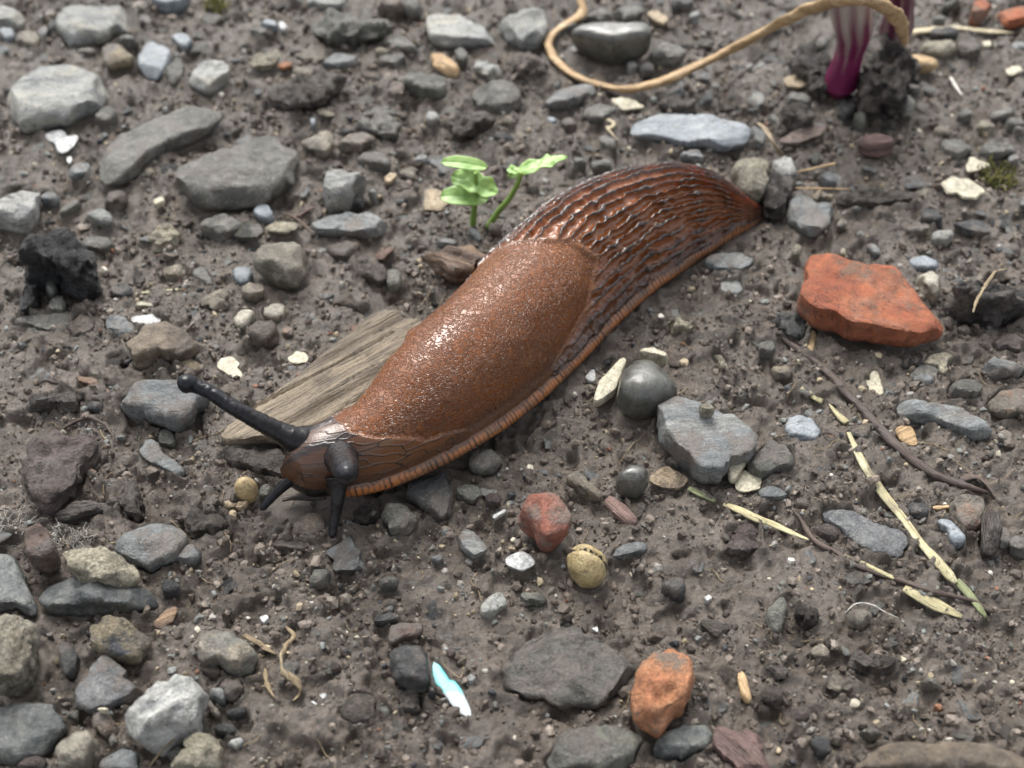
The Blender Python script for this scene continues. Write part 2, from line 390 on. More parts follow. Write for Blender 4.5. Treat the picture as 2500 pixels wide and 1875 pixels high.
# ---------------------------------------------------------------- what lies on the ground, traced
# style: (material, object name, noun, category, squareness, roughness, facets, sink)
STY = {
 'slate': ('slate', 'slate_chip', 'blue-grey slate chip', 'stone', 0.22, 0.035, 3, 0.18),
 'grey': ('grey', 'stone', 'dull grey stone', 'stone', 0.34, 0.06, 6, 0.3),
 'pale': ('pale', 'stone', 'pale grey stone', 'stone', 0.36, 0.045, 6, 0.3),
 'blue': ('blue', 'pebble', 'smooth blue-grey pebble', 'pebble', 0.38, 0.012, 1, 0.2),
 'tan': ('tan', 'pebble', 'tan pebble', 'pebble', 0.4, 0.05, 6, 0.22),
 'brown': ('brown', 'stone', 'brown stone', 'stone', 0.4, 0.06, 6, 0.25),
 'rust': ('rust', 'stone', 'rust-stained grey stone', 'stone', 0.45, 0.05, 5, 0.25),
 'dark': ('dark', 'stone', 'dark grey stone', 'stone', 0.4, 0.05, 5, 0.25),
 'ochre': ('ochre', 'stone', 'ochre stone', 'stone', 0.42, 0.06, 6, 0.22),
 'olive': ('olive', 'stone', 'olive-grey stone', 'stone', 0.45, 0.04, 5, 0.25),
 'cream': ('cream', 'stone', 'cream porous stone', 'stone', 0.45, 0.07, 3, 0.2),
 'quartz': ('quartz', 'quartz_lump', 'white quartz lump', 'stone', 0.6, 0.05, 7, 0.2),
 'smooth': ('smooth', 'pebble', 'smooth dark grey pebble', 'pebble', 0.8, 0.006, 0, 0.15),
 'clod': ('clod', 'mud_clod', 'brown mud clod', 'clod', 0.6, 0.13, 2, 0.25),
 'redclod': ('redclod', 'mud_clod', 'reddish mud clod', 'clod', 0.4, 0.11, 2, 0.25),
 'soil': ('soil', 'soil_clod', 'dark wet soil clod', 'clod', 0.6, 0.16, 1, 0.25),
 'char': ('char', 'charcoal_lump', 'black charcoal lump', 'charcoal', 0.5, 0.13, 4, 0.2),
 'brick': ('brick', 'brick_fragment', 'orange brick fragment', 'brick', 0.16, 0.03, 1, 0.05),
 'rbrick': ('rbrick', 'brick_fragment', 'red brick fragment', 'brick', 0.42, 0.05, 4, 0.12),
 'obrick': ('obrick', 'brick_fragment', 'orange brick splinter', 'brick', 0.4, 0.05, 4, 0.12),
 'shell': ('shell', 'eggshell_flake', 'cream eggshell flake', 'shell', 0.25, 0.02, 0, 0.02),
 'white': ('white', 'white_shard', 'white shard', 'shard', 0.25, 0.012, 0, 0.03),
 'leaf': ('leaf', 'leaf_scrap', 'tan dead leaf scrap', 'leaf', 0.25, 0.03, 0, 0.03),
 'bleaf': ('bleaf', 'leaf_scrap', 'brown dead leaf', 'leaf', 0.25, 0.02, 0, 0.03),
 'rotleaf': ('greenleaf', 'leaf_scrap', 'glossy dark green rotting leaf', 'leaf', 0.4, 0.05, 0, 0.03),
 'bark': ('bark', 'bark_chip', 'brown bark chip', 'bark', 0.35, 0.09, 2, 0.1),
 'barkred': ('barkred', 'bark_chip', 'reddish-brown bark chip', 'bark', 0.3, 0.08, 2, 0.1),
 'darkbark': ('darkbark', 'bark_chip', 'blackened bark chip', 'bark', 0.35, 0.08, 2, 0.1),
 'chip': ('chip', 'wood_chip', 'tan wood chip', 'wood', 0.4, 0.05, 1, 0.05),
 'plank': ('plank', 'wood_plank', 'wood plank', 'wood', 0.14, 0.02, 0, 0.1),
 'seed': ('seed', 'seed_ball', 'yellow seed', 'seed', 1.0, 0.0, 0, 0.05),
 'nut': ('nut', 'nutshell', 'yellow nutshell', 'nutshell', 0.95, 0.02, 0, 0.1),
}
# (frame, style, height cm, outline, label or None, options)
D = [
# --- top left
('00','pale',.5,'490,170 500,60 620,10 1000,5 1090,50 1120,130 1130,200 930,240 880,300 720,360 560,375 510,290','pale flat-topped grey slab standing above the tan and ochre pebbles',{}),
('00','tan',.35,'130,250 200,225 330,310 330,370 300,400 120,330',None,{}),
('00','pale',.5,'-60,30 110,30 200,160 200,200 60,215 -60,215',None,{}),
('00','pale',.8,'80,850 110,680 220,620 560,480 680,480 900,610 920,650 880,840 750,860 560,960 300,1060 180,1080 110,980','big weathered grey block with streaked pale top above the white eggshell pieces',{'f':5}),
('00','ochre',.45,'800,460 870,380 990,365 1110,430 1100,510 1000,530 900,575 850,540','ochre pebble touching the streaked grey block',{}),
('00','blue',.3,'1140,470 1190,350 1270,320 1420,430 1360,600 1300,650 1200,620 1150,550','smooth light blue-grey pebble leaning on a narrow grey one',{}),
('00','grey',.25,'1400,470 1460,460 1530,560 1510,670 1420,690 1370,640',None,{}),
('00','pale',.55,'1540,650 1640,510 1740,475 1830,490 1900,570 1850,650 1700,745 1590,710',None,{}),
('00','blue',.6,'1240,-60 1560,-60 1560,0 1480,70 1400,90 1290,60',None,{}),
('00','tan',.3,'1070,20 1150,10 1240,50 1200,95 1110,100',None,{}),
('00','slate',.5,'760,1500 800,1360 900,1180 1100,1080 1250,980 1600,900 1880,850 1850,960 1700,1080 1400,1200 1200,1330 1050,1500 950,1560 850,1540','long pointed grey slab half sunk beside the big rounded slab',{'m':'grey'}),
('F','grey',.75,'370,395 400,370 530,290 570,278 640,290 645,380 600,410 560,440 440,440 380,415','big rounded grey slab with a dark hollow under its edge',{'e':.3,'f':3}),
('00','shell',.1,'370,1140 400,1105 460,1090 530,1100 570,1140 620,1120 645,1145 600,1240 570,1250 520,1300 470,1230 450,1190','bright white crumpled eggshell piece below the streaked grey block',{'m':'white','b':.5}),
('00','shell',.08,'550,1310 580,1280 600,1310 585,1370 560,1350','tiny white eggshell bit below the crumpled eggshell piece',{'m':'white'}),
('00','ochre',.2,'1200,1400 1270,1390 1285,1420 1230,1470 1190,1450',None,{}),
('00','grey',.3,'850,880 940,860 960,930 900,1010 790,1000',None,{}),
('00','blue',.3,'1400,290 1530,270 1590,330 1540,410 1480,380',None,{}),
('00','slate',.2,'1140,120 1190,110 1260,170 1230,220 1160,190',None,{}),
('00','slate',.2,'560,1450 620,1330 760,1340 740,1430 620,1470',None,{}),
('00','grey',.35,'960,310 1060,280 1150,300 1120,360 990,350',None,{}),
('00','slate',.3,'320,260 360,200 400,260 390,330 330,320',None,{}),
('00','tan',.35,'360,90 420,50 470,90 450,160 380,150',None,{}),
('00','dark',.4,'400,170 460,160 490,240 440,290 400,260',None,{}),
('00','blue',.3,'0,230 100,220 130,300 60,350 0,290',None,{}),
('00','grey',.25,'610,420 680,390 800,400 760,450 650,450',None,{}),
('10','pale',.7,'-80,170 150,50 280,10 320,50 300,200 230,310 120,360 40,320 -80,300','cream-white rounded stone above the charcoal lump',{'m':'quartz','e':.7,'f':2}),
('01','slate',.35,'470,10 600,-30 870,30 700,80 600,60',None,{'m':'pale'}),
('01','clod',.7,'560,180 640,120 800,90 1050,90 1180,200 1130,290 950,310 900,370 720,320 620,280','knobbly olive-brown mud clod beside the fan-shaped slate',{'m':'olive'}),
('01','grey',.4,'1130,340 1200,300 1330,320 1460,400 1440,440 1280,420 1150,370',None,{}),
('01','slate',.25,'600,530 740,450 830,440 960,470 900,520 760,550',None,{}),
('01','grey',.3,'1050,520 1150,460 1280,440 1340,470 1240,540 1150,520',None,{'e':.25}),
('01','slate',.45,'1500,130 1560,90 1650,90 1760,110 1900,220 2050,280 2130,350 1900,360 1700,380 1520,350','fan-shaped grey slate with a dark shadowed front edge',{'m':'pale'}),
('01','chip',.28,'1520,440 1560,395 1640,430 1720,530 1780,600 1760,630 1660,610 1560,530','stubby peeled tan stick below the fan-shaped slate',{'e':.8,'gr':-48}),
('01','olive',.5,'1310,630 1400,580 1500,570 1650,640 1670,720 1620,790 1450,770 1340,730',None,{}),
('01','brown',.35,'1160,750 1260,660 1340,720 1300,790 1200,800',None,{}),
('F','grey',.5,'1015,195 1060,178 1110,180 1130,210 1090,245 1040,225',None,{}),
('01','pale',.4,'1850,490 1920,480 2080,560 2140,610 2050,650 1950,620 1870,570',None,{'r':.12}),
('01','grey',.4,'1720,390 1780,370 1850,420 1800,540 1740,470',None,{}),
('01','clod',.6,'130,820 200,720 400,660 600,640 640,580 780,600 860,650 700,720 640,830 560,890 330,880','long crumbly brown clod above the big rounded slab',{}),
('01','tan',.3,'380,560 500,550 580,600 520,640 400,620',None,{}),
('01','leaf',.25,'0,480 120,420 300,440 280,510 200,580 30,570','pale crumpled leaf scrap with an orange chip beside it',{'m':'cream','r':.15}),
('01','leaf',.12,'250,540 380,505 390,540 300,580','orange chip beside the pale crumpled leaf scrap',{'m':'obrick'}),
('01','leaf',.12,'590,900 640,890 740,940 700,975 600,950',None,{'m':'cream'}),
('01','tan',.5,'430,1150 600,1090 700,1090 740,1180 660,1280 540,1230',None,{}),
('01','rust',.45,'740,1180 800,1130 950,1070 1060,1110 1050,1180 960,1240 850,1220 770,1230','rust-edged grey stone between the rounded slab and the seedlings',{}),
('01','grey',.4,'900,1320 980,1260 1080,1240 1160,1290 1200,1370 1160,1395 1000,1360','smooth grey oval stone above the torn white-grey rock',{'e':.7,'f':0,'r':.015}),
('01','clod',.5,'880,1000 1040,940 1180,960 1270,1060 1260,1140 1120,1130 980,1050',None,{'m':'grey'}),
('01','clod',.6,'1650,1000 1750,930 1900,910 2060,960 2020,1040 1900,1100 1720,1130','dark brown mud clod above the green seedlings',{}),
('F','pale',1.0,'695,375 735,362 800,372 770,395 765,430 745,440 705,440 697,410','torn white-grey rock with a pointed corner and a dark base',{'f':5}),
('01','pale',.15,'1380,1330 1420,1280 1540,1280 1480,1330',None,{}),
('01','leaf',.15,'1150,1470 1200,1420 1260,1440 1190,1530 1150,1520',None,{}),
('01','pale',.25,'1010,1600 1040,1560 1090,1600 1070,1640',None,{}),
('01','dark',.25,'780,1070 840,1060 880,1090 820,1115',None,{}),
('01','blue',.2,'530,980 580,970 575,1040 545,1060',None,{}),
('01','slate',.3,'120,170 190,160 270,190 260,240 160,230',None,{'m':'blue'}),
('01','white',.2,'270,190 300,175 345,230 320,270 285,250',None,{}),
('01','grey',.3,'30,240 130,210 200,260 100,300 40,280',None,{}),
('01','brown',.6,'1060,30 1150,-20 1300,0 1330,90 1230,110 1120,90',None,{}),
('01','grey',.5,'1320,-20 1440,-10 1450,90 1360,130 1300,90',None,{}),
('01','pale',.4,'2080,210 2200,150 2260,160 2230,260 2120,290',None,{}),
('01','cream',.2,'1060,420 1100,390 1190,410 1150,450 1080,450',None,{}),
('01','pale',.3,'1480,950 1530,910 1610,950 1590,1010 1500,1000',None,{}),
# --- top middle
('02','pale',.7,'60,200 160,120 330,60 420,20 470,120 480,250 420,330 230,370 100,290','pale grey block beside the kinked end of the dry stalk',{}),
('02','smooth',.9,'640,280 690,210 800,180 1000,200 1180,250 1290,210 1330,330 1300,400 1100,430 1000,450 880,400 750,320','smooth saddle-shaped grey stone lying inside the loop of the dry stalk',{'e':.55}),
('02','slate',.15,'590,400 740,370 800,410 680,440',None,{}),
('02','tan',.45,'730,120 840,60 950,70 1040,180 900,190',None,{'m':'grey'}),
('02','grey',.4,'1020,100 1080,60 1200,40 1270,80 1200,150 1100,170',None,{}),
('02','slate',.35,'430,850 560,760 800,660 900,680 860,760 640,870 480,890','tilted grey stone wedged where the dry stalk meets the ground',{}),
('02','slate',.3,'730,940 870,860 1000,860 1040,890 920,990 830,1000 760,970',None,{'m':'grey'}),
('02','leaf',.12,'1000,830 1120,800 1200,840 1280,890 1100,925 1040,890','pale papery seed husk below the dry stalk',{'m':'shell','r':.06}),
('02','brown',.35,'560,990 640,950 720,1040 690,1080 610,1060',None,{}),
('02','blue',.2,'440,970 500,960 550,1010 510,1040',None,{}),
('02','clod',.5,'1350,860 1440,810 1690,780 1700,880 1560,920 1400,910',None,{}),
('02','blue',.35,'1140,1050 1250,1000 1350,940 1450,935 1800,970 2080,1060 2110,1130 2080,1200 1950,1260 1890,1250 1870,1190 1700,1190 1560,1190 1340,1110 1250,1130','long flat blue-grey slate slab behind the slug\'s tail',{'e':.16,'f':2}),
('02','slate',.25,'1540,1290 1640,1230 1720,1240 1770,1310 1700,1330',None,{}),
('02','slate',.3,'0,680 80,680 260,810 180,850 0,840',None,{'m':'rust'}),
('02','clod',.6,'190,480 330,450 470,520 440,600 330,640 220,590',None,{'m':'brown'}),
('02','tan',.4,'80,990 130,950 190,1010 160,1050 90,1040',None,{}),
('02','tan',.35,'890,1140 960,1110 1050,1180 1010,1240 930,1210',None,{'m':'grey'}),
('02','grey',.5,'1280,450 1400,350 1520,360 1620,450 1500,520 1360,500',None,{}),
('02','smooth',.4,'1220,560 1280,500 1350,540 1340,620 1260,630',None,{'m':'dark'}),
('02','pale',.3,'1120,520 1180,490 1220,540 1190,580 1130,570',None,{}),
('02','grey',.3,'660,1310 740,1290 800,1350 720,1370',None,{}),
('02','pale',.35,'1660,1370 1710,1340 1750,1390 1710,1430 1670,1420',None,{}),
('02','grey',.4,'820,1340 930,1300 1010,1360 960,1420 860,1400',None,{}),
('02','dark',.4,'1480,10 1620,-30 1680,30 1600,80 1510,70',None,{}),
('02','pale',.4,'1640,110 1690,90 1720,130 1690,170 1640,160',None,{}),
('02','leaf',.15,'1280,110 1390,80 1400,120 1470,170 1420,220 1340,180','dead leaf corner inside the loop of the dry stalk',{}),
('02','grey',.3,'540,220 640,170 720,180 660,240 570,260',None,{}),
# --- top right
('03','soil',.6,'250,420 420,330 560,400 600,560 520,660 330,640','black wet soil mound beside the purple onion',{}),
('03','soil',.45,'420,640 520,610 600,700 560,790 440,770','smaller black soil lump at the foot of the purple onion',{}),
('03','pale',.3,'470,330 520,280 580,330 560,400 490,410',None,{'m':'olive','z':.45}),
('03','soil',.4,'1240,600 1300,560 1360,640 1300,700 1250,680',None,{}),
('03','brick',.5,'1740,180 1780,60 1810,-30 1880,-20 1930,60 1870,150 1830,200','upright orange brick chip behind the white straw',{}),
('03','brick',.4,'1980,110 2230,50 2230,180 2060,230 2030,200','flat orange brick chip behind the white straw, beside the upright chip',{}),
('03','barkred',.3,'1230,500 1280,460 1510,540 1400,570 1250,540','orange-brown bark sliver beside the purple onion',{'gr':-12,'m':'chip'}),
('03','shell',.1,'2040,580 2160,530 2180,590 2080,640',None,{}),
('03','tan',.35,'1420,1080 1520,1040 1600,1080 1580,1130 1480,1120',None,{}),
('03','shell',.12,'1710,1410 1760,1290 1920,1370 1830,1410 1730,1440','wedge-shaped cream flake above the leaf-shaped cream scrap',{}),
('03','leaf',.1,'1520,1500 1600,1460 1740,1480 1830,1540 1880,1590 1800,1650 1700,1655 1640,1600 1570,1610 1540,1560','leaf-shaped cream scrap with dark holes beside a moss tuft',{'m':'shell'}),
('03','bleaf',.1,'160,1180 280,1100 500,1040 580,1020 580,1070 500,1140 340,1200 200,1200','flat brown dead leaf behind the slug\'s tail and below the onion',{'b':.4}),
('03','barkred',.45,'800,1190 900,1100 1000,1090 1110,1110 1130,1230 1000,1260 890,1250','split reddish bark block below the onion clump',{'gr':5}),
('F','quartz',.9,'1575,360 1600,335 1640,328 1660,350 1655,400 1640,430 1600,420','cream-white stone stuck beside the slug\'s tail tip',{'m':'cream'}),
('F','soil',.55,'1640,430 1650,385 1690,372 1716,405 1706,450 1665,465','dark gritty soil lump stuck to the slug\'s tail tip',{}),
('F','quartz',.5,'1668,355 1690,325 1712,345 1720,380 1700,395 1680,380','small white stone behind the gritty soil lump at the tail',{}),
('13','pale',.4,'220,280 280,110 330,20 430,100 490,170 580,140 660,180 610,280 560,380 480,420 370,390 300,320','notched grey slate lying beyond the slug\'s tail tip',{'m':'slate'}),
('03','grey',.35,'1650,950 1700,880 1790,930 1750,1000 1670,990',None,{}),
('03','slate',.3,'1920,960 2050,870 2140,900 2060,980 1960,990',None,{'m':'grey'}),
('03','grey',.35,'1510,1150 1680,1150 1810,1200 1660,1310 1540,1240',None,{}),
('03','grey',.4,'1820,1240 1900,1160 2060,1180 2230,1260 2060,1280 1900,1310',None,{}),
('03','dark',.4,'1400,260 1470,220 1600,230 1690,270 1640,310 1480,300','dark stone lying on the white straw',{'z':.1}),
('03','tan',.5,'1350,370 1480,310 1620,310 1650,420 1540,460 1400,450',None,{'m':'cream'}),
('03','dark',.5,'1660,380 1740,320 1830,340 1850,420 1760,470 1680,440',None,{'m':'brown'}),
('03','shell',.12,'1850,350 1930,335 1920,400 1870,400',None,{}),
('03','slate',.3,'2080,380 2150,340 2240,360 2240,430 2110,420',None,{}),
('03','grey',.5,'1440,140 1500,110 1560,150 1520,200 1450,180',None,{}),
('03','tan',.5,'1480,60 1640,0 1720,20 1560,90',None,{'m':'olive'}),
('03','slate',.3,'1220,720 1300,680 1350,740 1300,780',None,{}),
('03','pale',.4,'1190,830 1240,770 1300,860 1250,930 1200,910',None,{}),
('03','olive',.5,'800,950 840,890 895,970 880,1060 820,1010','olive egg-shaped pebble under the onion clump',{'e':.8,'f':0,'r':.01}),
('03','dark',.4,'670,880 700,830 800,830 800,920 720,970',None,{}),
('03','grey',.4,'220,760 330,760 460,830 380,880 250,840',None,{}),
('03','clod',.5,'200,920 300,860 440,880 480,980 400,1050 260,1020',None,{}),
('03','leaf',.15,'210,650 330,610 420,700 340,740 230,720',None,{}),
('03','dark',.3,'2100,1040 2200,1060 2220,1120 2130,1110',None,{'m':'grey'}),
('03','grey',.35,'2050,1000 2140,960 2220,1000 2180,1060 2080,1060',None,{}),
('03','slate',.3,'2040,1340 2120,1260 2180,1300 2130,1370',None,{}),
('03','tan',.3,'1800,1050 1850,990 1940,1030 1970,1080 1880,1080',None,{'m':'cream'}),
('03','slate',.35,'500,1480 560,1420 650,1460 660,1530 570,1540',None,{}),
('03','clod',.3,'650,1640 720,1560 1000,1540 1300,1580 1340,1650 1000,1700 700,1690','low pale mud ridge beyond the slug\'s tail',{'h2':1}),
('13','grey',.35,'640,330 680,280 750,300 730,360 660,370',None,{'m':'tan'}),
('13','tan',.3,'270,560 310,500 370,530 350,590 300,600',None,{'m':'cream'}),
('13','soil',.35,'440,120 500,60 590,90 610,130 540,170 460,160',None,{'m':'ochre'}),
# --- left middle
('10','char',1.1,'180,580 260,440 340,360 450,330 580,400 650,500 750,650 780,740 860,820 800,900 640,860 480,800 380,720 300,700 230,760 190,690','jagged black charcoal lump arching over a small oval pebble',{}),
('10','char',.5,'200,740 300,760 330,880 280,1000 210,1070 140,1000 210,960 220,860','narrow black charcoal splinter in front of the charcoal lump',{}),
('10','smooth',.35,'370,810 410,750 470,780 480,880 430,950 380,900','small oval grey pebble in the hollow of the charcoal lump',{}),
('10','brown',.35,'390,990 500,890 550,1000 510,1070 420,1050',None,{'m':'grey'}),
('10','slate',.2,'60,1130 300,1090 650,1030 560,1160 390,1225 260,1180 80,1160','thin pale slab sunk in the mud in front of the charcoal',{'m':'grey'}),
('10','grey',.35,'860,1150 920,1090 1050,1100 1140,1170 1060,1260 900,1240',None,{'m':'slate'}),
('10','tan',.75,'1060,1290 1150,1190 1300,1170 1430,1135 1540,1200 1680,1310 1600,1360 1480,1430 1330,1420 1200,1480 1090,1490','chunky tan-brown stone with a white shell piece resting behind it',{'m':'brown2','e':.4}),
('10','shell',.1,'1060,1115 1160,1090 1260,1070 1340,1130 1290,1165 1150,1185','white shell piece behind the chunky tan-brown stone',{'m':'white'}),
('10','leaf',.15,'1430,1470 1490,1430 1600,1450 1690,1520 1610,1560 1530,1520','orange-tan chip in front of the chunky tan-brown stone',{'m':'ochre'}),
('10','shell',.08,'1780,1510 1830,1430 1930,1425 1980,1480 1960,1530 2015,1560 2000,1635 1900,1590','notched cream-yellow eggshell flake beyond the long eye tentacle',{}),
('10','tan',.35,'1360,700 1420,645 1520,660 1550,720 1500,790 1370,770',None,{}),
('10','grey',.25,'1570,720 1600,650 1700,700 1790,880 1650,800',None,{'e':.25}),
('10','grey',.45,'1650,370 1740,250 1900,240 2000,330 1960,400 1850,440 1720,420','flat-topped grey stone under a rotting green leaf',{}),
('10','rotleaf',.2,'1960,340 2030,300 2150,340 2180,420 2120,470 2000,460 1930,440','glossy dark green rotting leaf on a flat-topped grey stone',{'z':.1}),
('10','pale',.35,'1220,490 1300,350 1380,310 1460,340 1500,400 1440,480 1330,520',None,{'r':.1,'m':'cream'}),
('10','pale',.35,'710,240 810,200 910,230 920,320 860,340 760,290',None,{}),
('10','brown',.2,'650,470 740,410 900,430 940,490 830,550 700,520',None,{'m':'grey'}),
('10','brown',.4,'850,170 920,40 960,50 1060,90 1040,140 950,190',None,{}),
('10','shell',.2,'1260,150 1340,100 1370,160 1300,190',None,{}),
('10','tan',.2,'460,230 640,110 690,130 540,230 480,260',None,{'m':'olive'}),
('10','dark',.3,'890,870 960,820 1060,840 1110,900 1000,940 910,900',None,{}),
('10','blue',.35,'1920,740 1950,680 2040,660 2100,740 2060,830 1960,830',None,{}),
('10','tan',.45,'1980,900 2060,800 2130,790 2200,870 2130,940 2000,950',None,{}),
('10','tan',.4,'1925,1080 1980,1010 2070,1010 2110,1080 2030,1190 1950,1200',None,{'m':'cream2'}),
('10','shell',.08,'1110,980 1190,970 1310,1020 1230,1010 1130,1010',None,{}),
('10','grey',.3,'550,1190 620,1080 720,1070 790,1170 740,1260 600,1260',None,{'m':'brown'}),
('10','blue',.3,'330,130 380,60 440,60 500,110 450,160 370,150',None,{'m':'slate'}),
('11','olive',.85,'60,640 150,500 230,420 320,420 430,480 500,560 510,700 440,830 350,830 200,770 110,720','chunky olive-grey block with a cream flake behind it',{'m':'tan2'}),
('11','shell',.12,'150,370 240,310 330,300 430,320 420,370 340,420 180,400','cream flake resting behind the chunky olive-grey block',{'m':'cream'}),
('11','slate',.4,'510,340 640,260 750,230 1000,250 1190,290 1210,360 1100,420 900,420 620,390','long flat blue-grey slate with a rusty underside edge',{}),
('11','dark',.45,'640,110 720,60 920,70 1000,160 850,205 700,190','dark wet stone at the foot of the torn white-grey rock',{}),
('11','leaf',.12,'1470,170 1480,40 1560,25 1680,90 1680,150 1600,225 1490,215','squarish tan shard beside the green seedlings',{}),
('11','bark',.5,'1480,590 1590,540 1760,540 1840,460 1920,530 1990,620 1850,740 1740,800 1640,720 1580,690','frayed brown bark chunk against the slug\'s far side',{'gr':-25}),
('11','clod',.4,'960,720 1050,620 1120,650 1160,740 1140,810 1020,790',None,{}),
('11','leaf',.12,'1060,590 1210,505 1250,520 1180,590 1120,640',None,{'m':'obrick2'}),
('11','tan',.3,'120,1040 200,970 340,980 350,1030 270,1140 180,1100',None,{'m':'cream2'}),
('11','brown',.5,'10,1200 60,1120 170,1110 280,1190 270,1270 190,1330 60,1300',None,{}),
('11','ochre',.25,'290,1190 350,1160 410,1220 370,1250 300,1240',None,{'m':'rust'}),
('11','shell',.12,'330,1435 400,1420 410,1385 480,1390 530,1430 500,1500 430,1500 360,1470','folded cream eggshell piece beside the wood plank',{'b':.6}),
('11','slate',.2,'330,1500 400,1500 410,1560 340,1560',None,{}),
('11','blue',.3,'60,230 140,140 190,180 240,280 190,310 100,280',None,{}),
('11','olive',.3,'1160,700 1230,680 1290,740 1280,860 1200,880 1160,800',None,{}),
('11','slate',.2,'1550,470 1650,440 1760,460 1740,500 1620,510',None,{}),
('11','dark',.2,'1840,340 1880,330 1960,450 1930,480 1870,420',None,{'m':'slate'}),
('11','rust',.25,'1990,330 2060,300 2120,360 2080,410 2010,390',None,{'m':'brown'}),
('11','olive',.25,'640,540 760,470 900,440 960,490 850,600 740,600',None,{'m':'brown'}),
('C','clod',.3,'165,1045 240,1005 390,1000 450,1050 440,1125 380,1105 230,1085','crumbly earth-caked broken end in front of the wood plank',{'m':'clod'}),
('C','plank',.42,'145,1025 230,955 310,898 520,738 735,540 800,545 880,575 960,640 800,850 640,985 520,1015 420,1005 330,1002 240,1008 185,1035','weathered grey-brown wood plank lying under the slug\'s front',{'gr':40,'r':.05,'k':1}),
# --- middle right
('12','slate',.35,'1720,640 1850,570 2050,560 2201,640 2050,720 1870,745 1780,700','flat pale slate lying against the slug\'s tail fringe',{}),
('12','slate',.15,'1810,840 1920,790 2060,800 2090,900 1960,930',None,{}),
('C','smooth',.9,'1575,850 1590,760 1640,695 1700,690 1760,750 1795,820 1765,860 1690,888 1630,890','smooth dome-shaped dark pebble wrapped by a white shell rim',{'e':.85}),
('C','white',.35,'1490,880 1515,800 1595,705 1622,690 1600,750 1572,830 1510,878','curved white shell rim standing against the dome-shaped pebble',{'m':'shell'}),
('C','shell',.45,'1625,682 1700,674 1755,700 1762,745 1730,715 1680,700','cream shell flap behind the dome-shaped pebble',{}),
('12','clod',.4,'1450,1090 1500,1060 1570,1090 1690,1210 1640,1240 1520,1200',None,{'m':'cream'}),
('12','tan',.2,'1820,1370 1860,1360 1950,1500 1970,1570 1900,1530',None,{'m':'cream'}),
('12','white',.15,'770,1610 850,1510 860,1640 820,1650',None,{}),
('13','brick',.8,'430,600 700,650 950,660 1170,660 1280,760 1390,860 1470,970 1500,1100 1520,1190 1500,1300 1330,1340 1100,1320 900,1290 700,1250 570,1180 400,1160 350,1060 380,880 340,720','large orange brick slab with a smooth top and dark broken front',{'r':.05,'e':.1,'f':1,'j':.05}),
('13','char',.4,'140,1080 300,1060 380,1100 410,1200 380,1300 280,1240 160,1200','blocky charcoal-grey chip at the corner of the orange brick slab',{'m':'dark'}),
('13','chip',.15,'430,1210 500,1180 490,1260 450,1440 400,1420','small tan wood chip below the orange brick slab',{'gr':80}),
('13','soil',.9,'1510,880 1700,900 2000,770 2240,800 2240,1000 2100,1080 1850,1090 1520,1000','large dark soil clod beside the orange brick slab',{'m':'dark2'}),
('13','rust',.6,'1310,760 1430,710 1510,740 1500,870 1480,970 1400,900','cream-topped stone wedged behind the orange brick slab',{'m':'cream2'}),
('13','blue',.35,'1240,630 1380,590 1500,660 1500,710 1290,720',None,{}),
('13','blue',.2,'890,500 950,470 1030,590 980,600',None,{'m':'slate'}),
('13','dark',.3,'1340,290 1370,150 1460,220 1560,340 1450,320',None,{'e':.25}),
('13','dark',.3,'1600,300 1720,270 1900,350 1970,430 1800,420 1700,370',None,{'e':.25}),
('13','clod',.4,'1190,360 1300,300 1420,320 1440,380 1300,420',None,{'m':'tan'}),
('13','pale',.4,'1430,400 1560,370 1650,420 1560,490 1450,470',None,{}),
('13','grey',.35,'1240,1580 1400,1480 1500,1500 1490,1600 1360,1659',None,{}),
('13','cream',.35,'1370,1480 1430,1390 1570,1390 1640,1420 1560,1470 1560,1620 1500,1600 1490,1500',None,{}),
('13','grey',.5,'1850,1490 1950,1420 2150,1480 2230,1540 2100,1600 1900,1600',None,{'m':'slate'}),
('13','ochre',.35,'110,1520 230,1460 290,1510 270,1600 120,1600',None,{}),
('13','soil',.35,'1180,1420 1300,1370 1360,1440 1330,1530 1200,1520',None,{}),
('13','tan',.35,'1340,1350 1400,1330 1450,1360 1410,1400 1350,1390',None,{}),
('13','tan',.3,'1630,1180 1720,1150 1770,1230 1700,1250',None,{}),
('13','grey',.4,'1930,1270 2100,1230 2230,1290 2200,1400 2000,1380',None,{'m':'redclod'}),
('13','grey',.3,'10,1300 100,1290 160,1360 100,1420 20,1380',None,{}),
('23','leaf',.07,'840,10 920,60 930,-50 990,-60 1010,20 1040,140 1000,170 930,130 880,40','ragged cream-yellow flake beside the long dark twig',{'m':'shell'}),
# --- lower left
('20','rust',.85,'880,80 930,60 1200,10 1480,20 1640,20 1780,110 1640,200 1600,300 1480,430 1400,400 1200,330 1050,290 960,200','blue-topped brown stone under the tip of the long eye tentacle',{'m':'twotone','f':4}),
('20','dark',.3,'690,230 740,190 840,210 850,260 800,300 700,280',None,{'m':'dark'}),
('20','clod',.5,'200,210 380,130 600,50 680,140 680,260 560,280 400,230 260,280','rough mud clod beside the blue-topped brown stone',{}),
('20','leaf',.15,'590,0 780,10 830,70 800,90 700,60',None,{'m':'bark'}),
('20','slate',.3,'1150,500 1290,530 1350,630 1560,790 1570,850 1480,840 1270,730 1160,650','wedge of grey slate pointing at the wood plank',{}),
('20','olive',.2,'1300,470 1350,410 1450,480 1440,580 1320,560',None,{}),
('20','redclod',.5,'190,600 350,480 780,500 770,600 690,770 650,1020 470,1090 250,1000 200,880 160,700','broad pitted reddish mud slab beside the grey oval stone',{'e':.3}),
('20','darkbark',.25,'300,1160 520,1120 620,1030 1000,1030 900,1110 560,1205','layered blackened bark strip below the pitted mud slab',{'gr':12}),
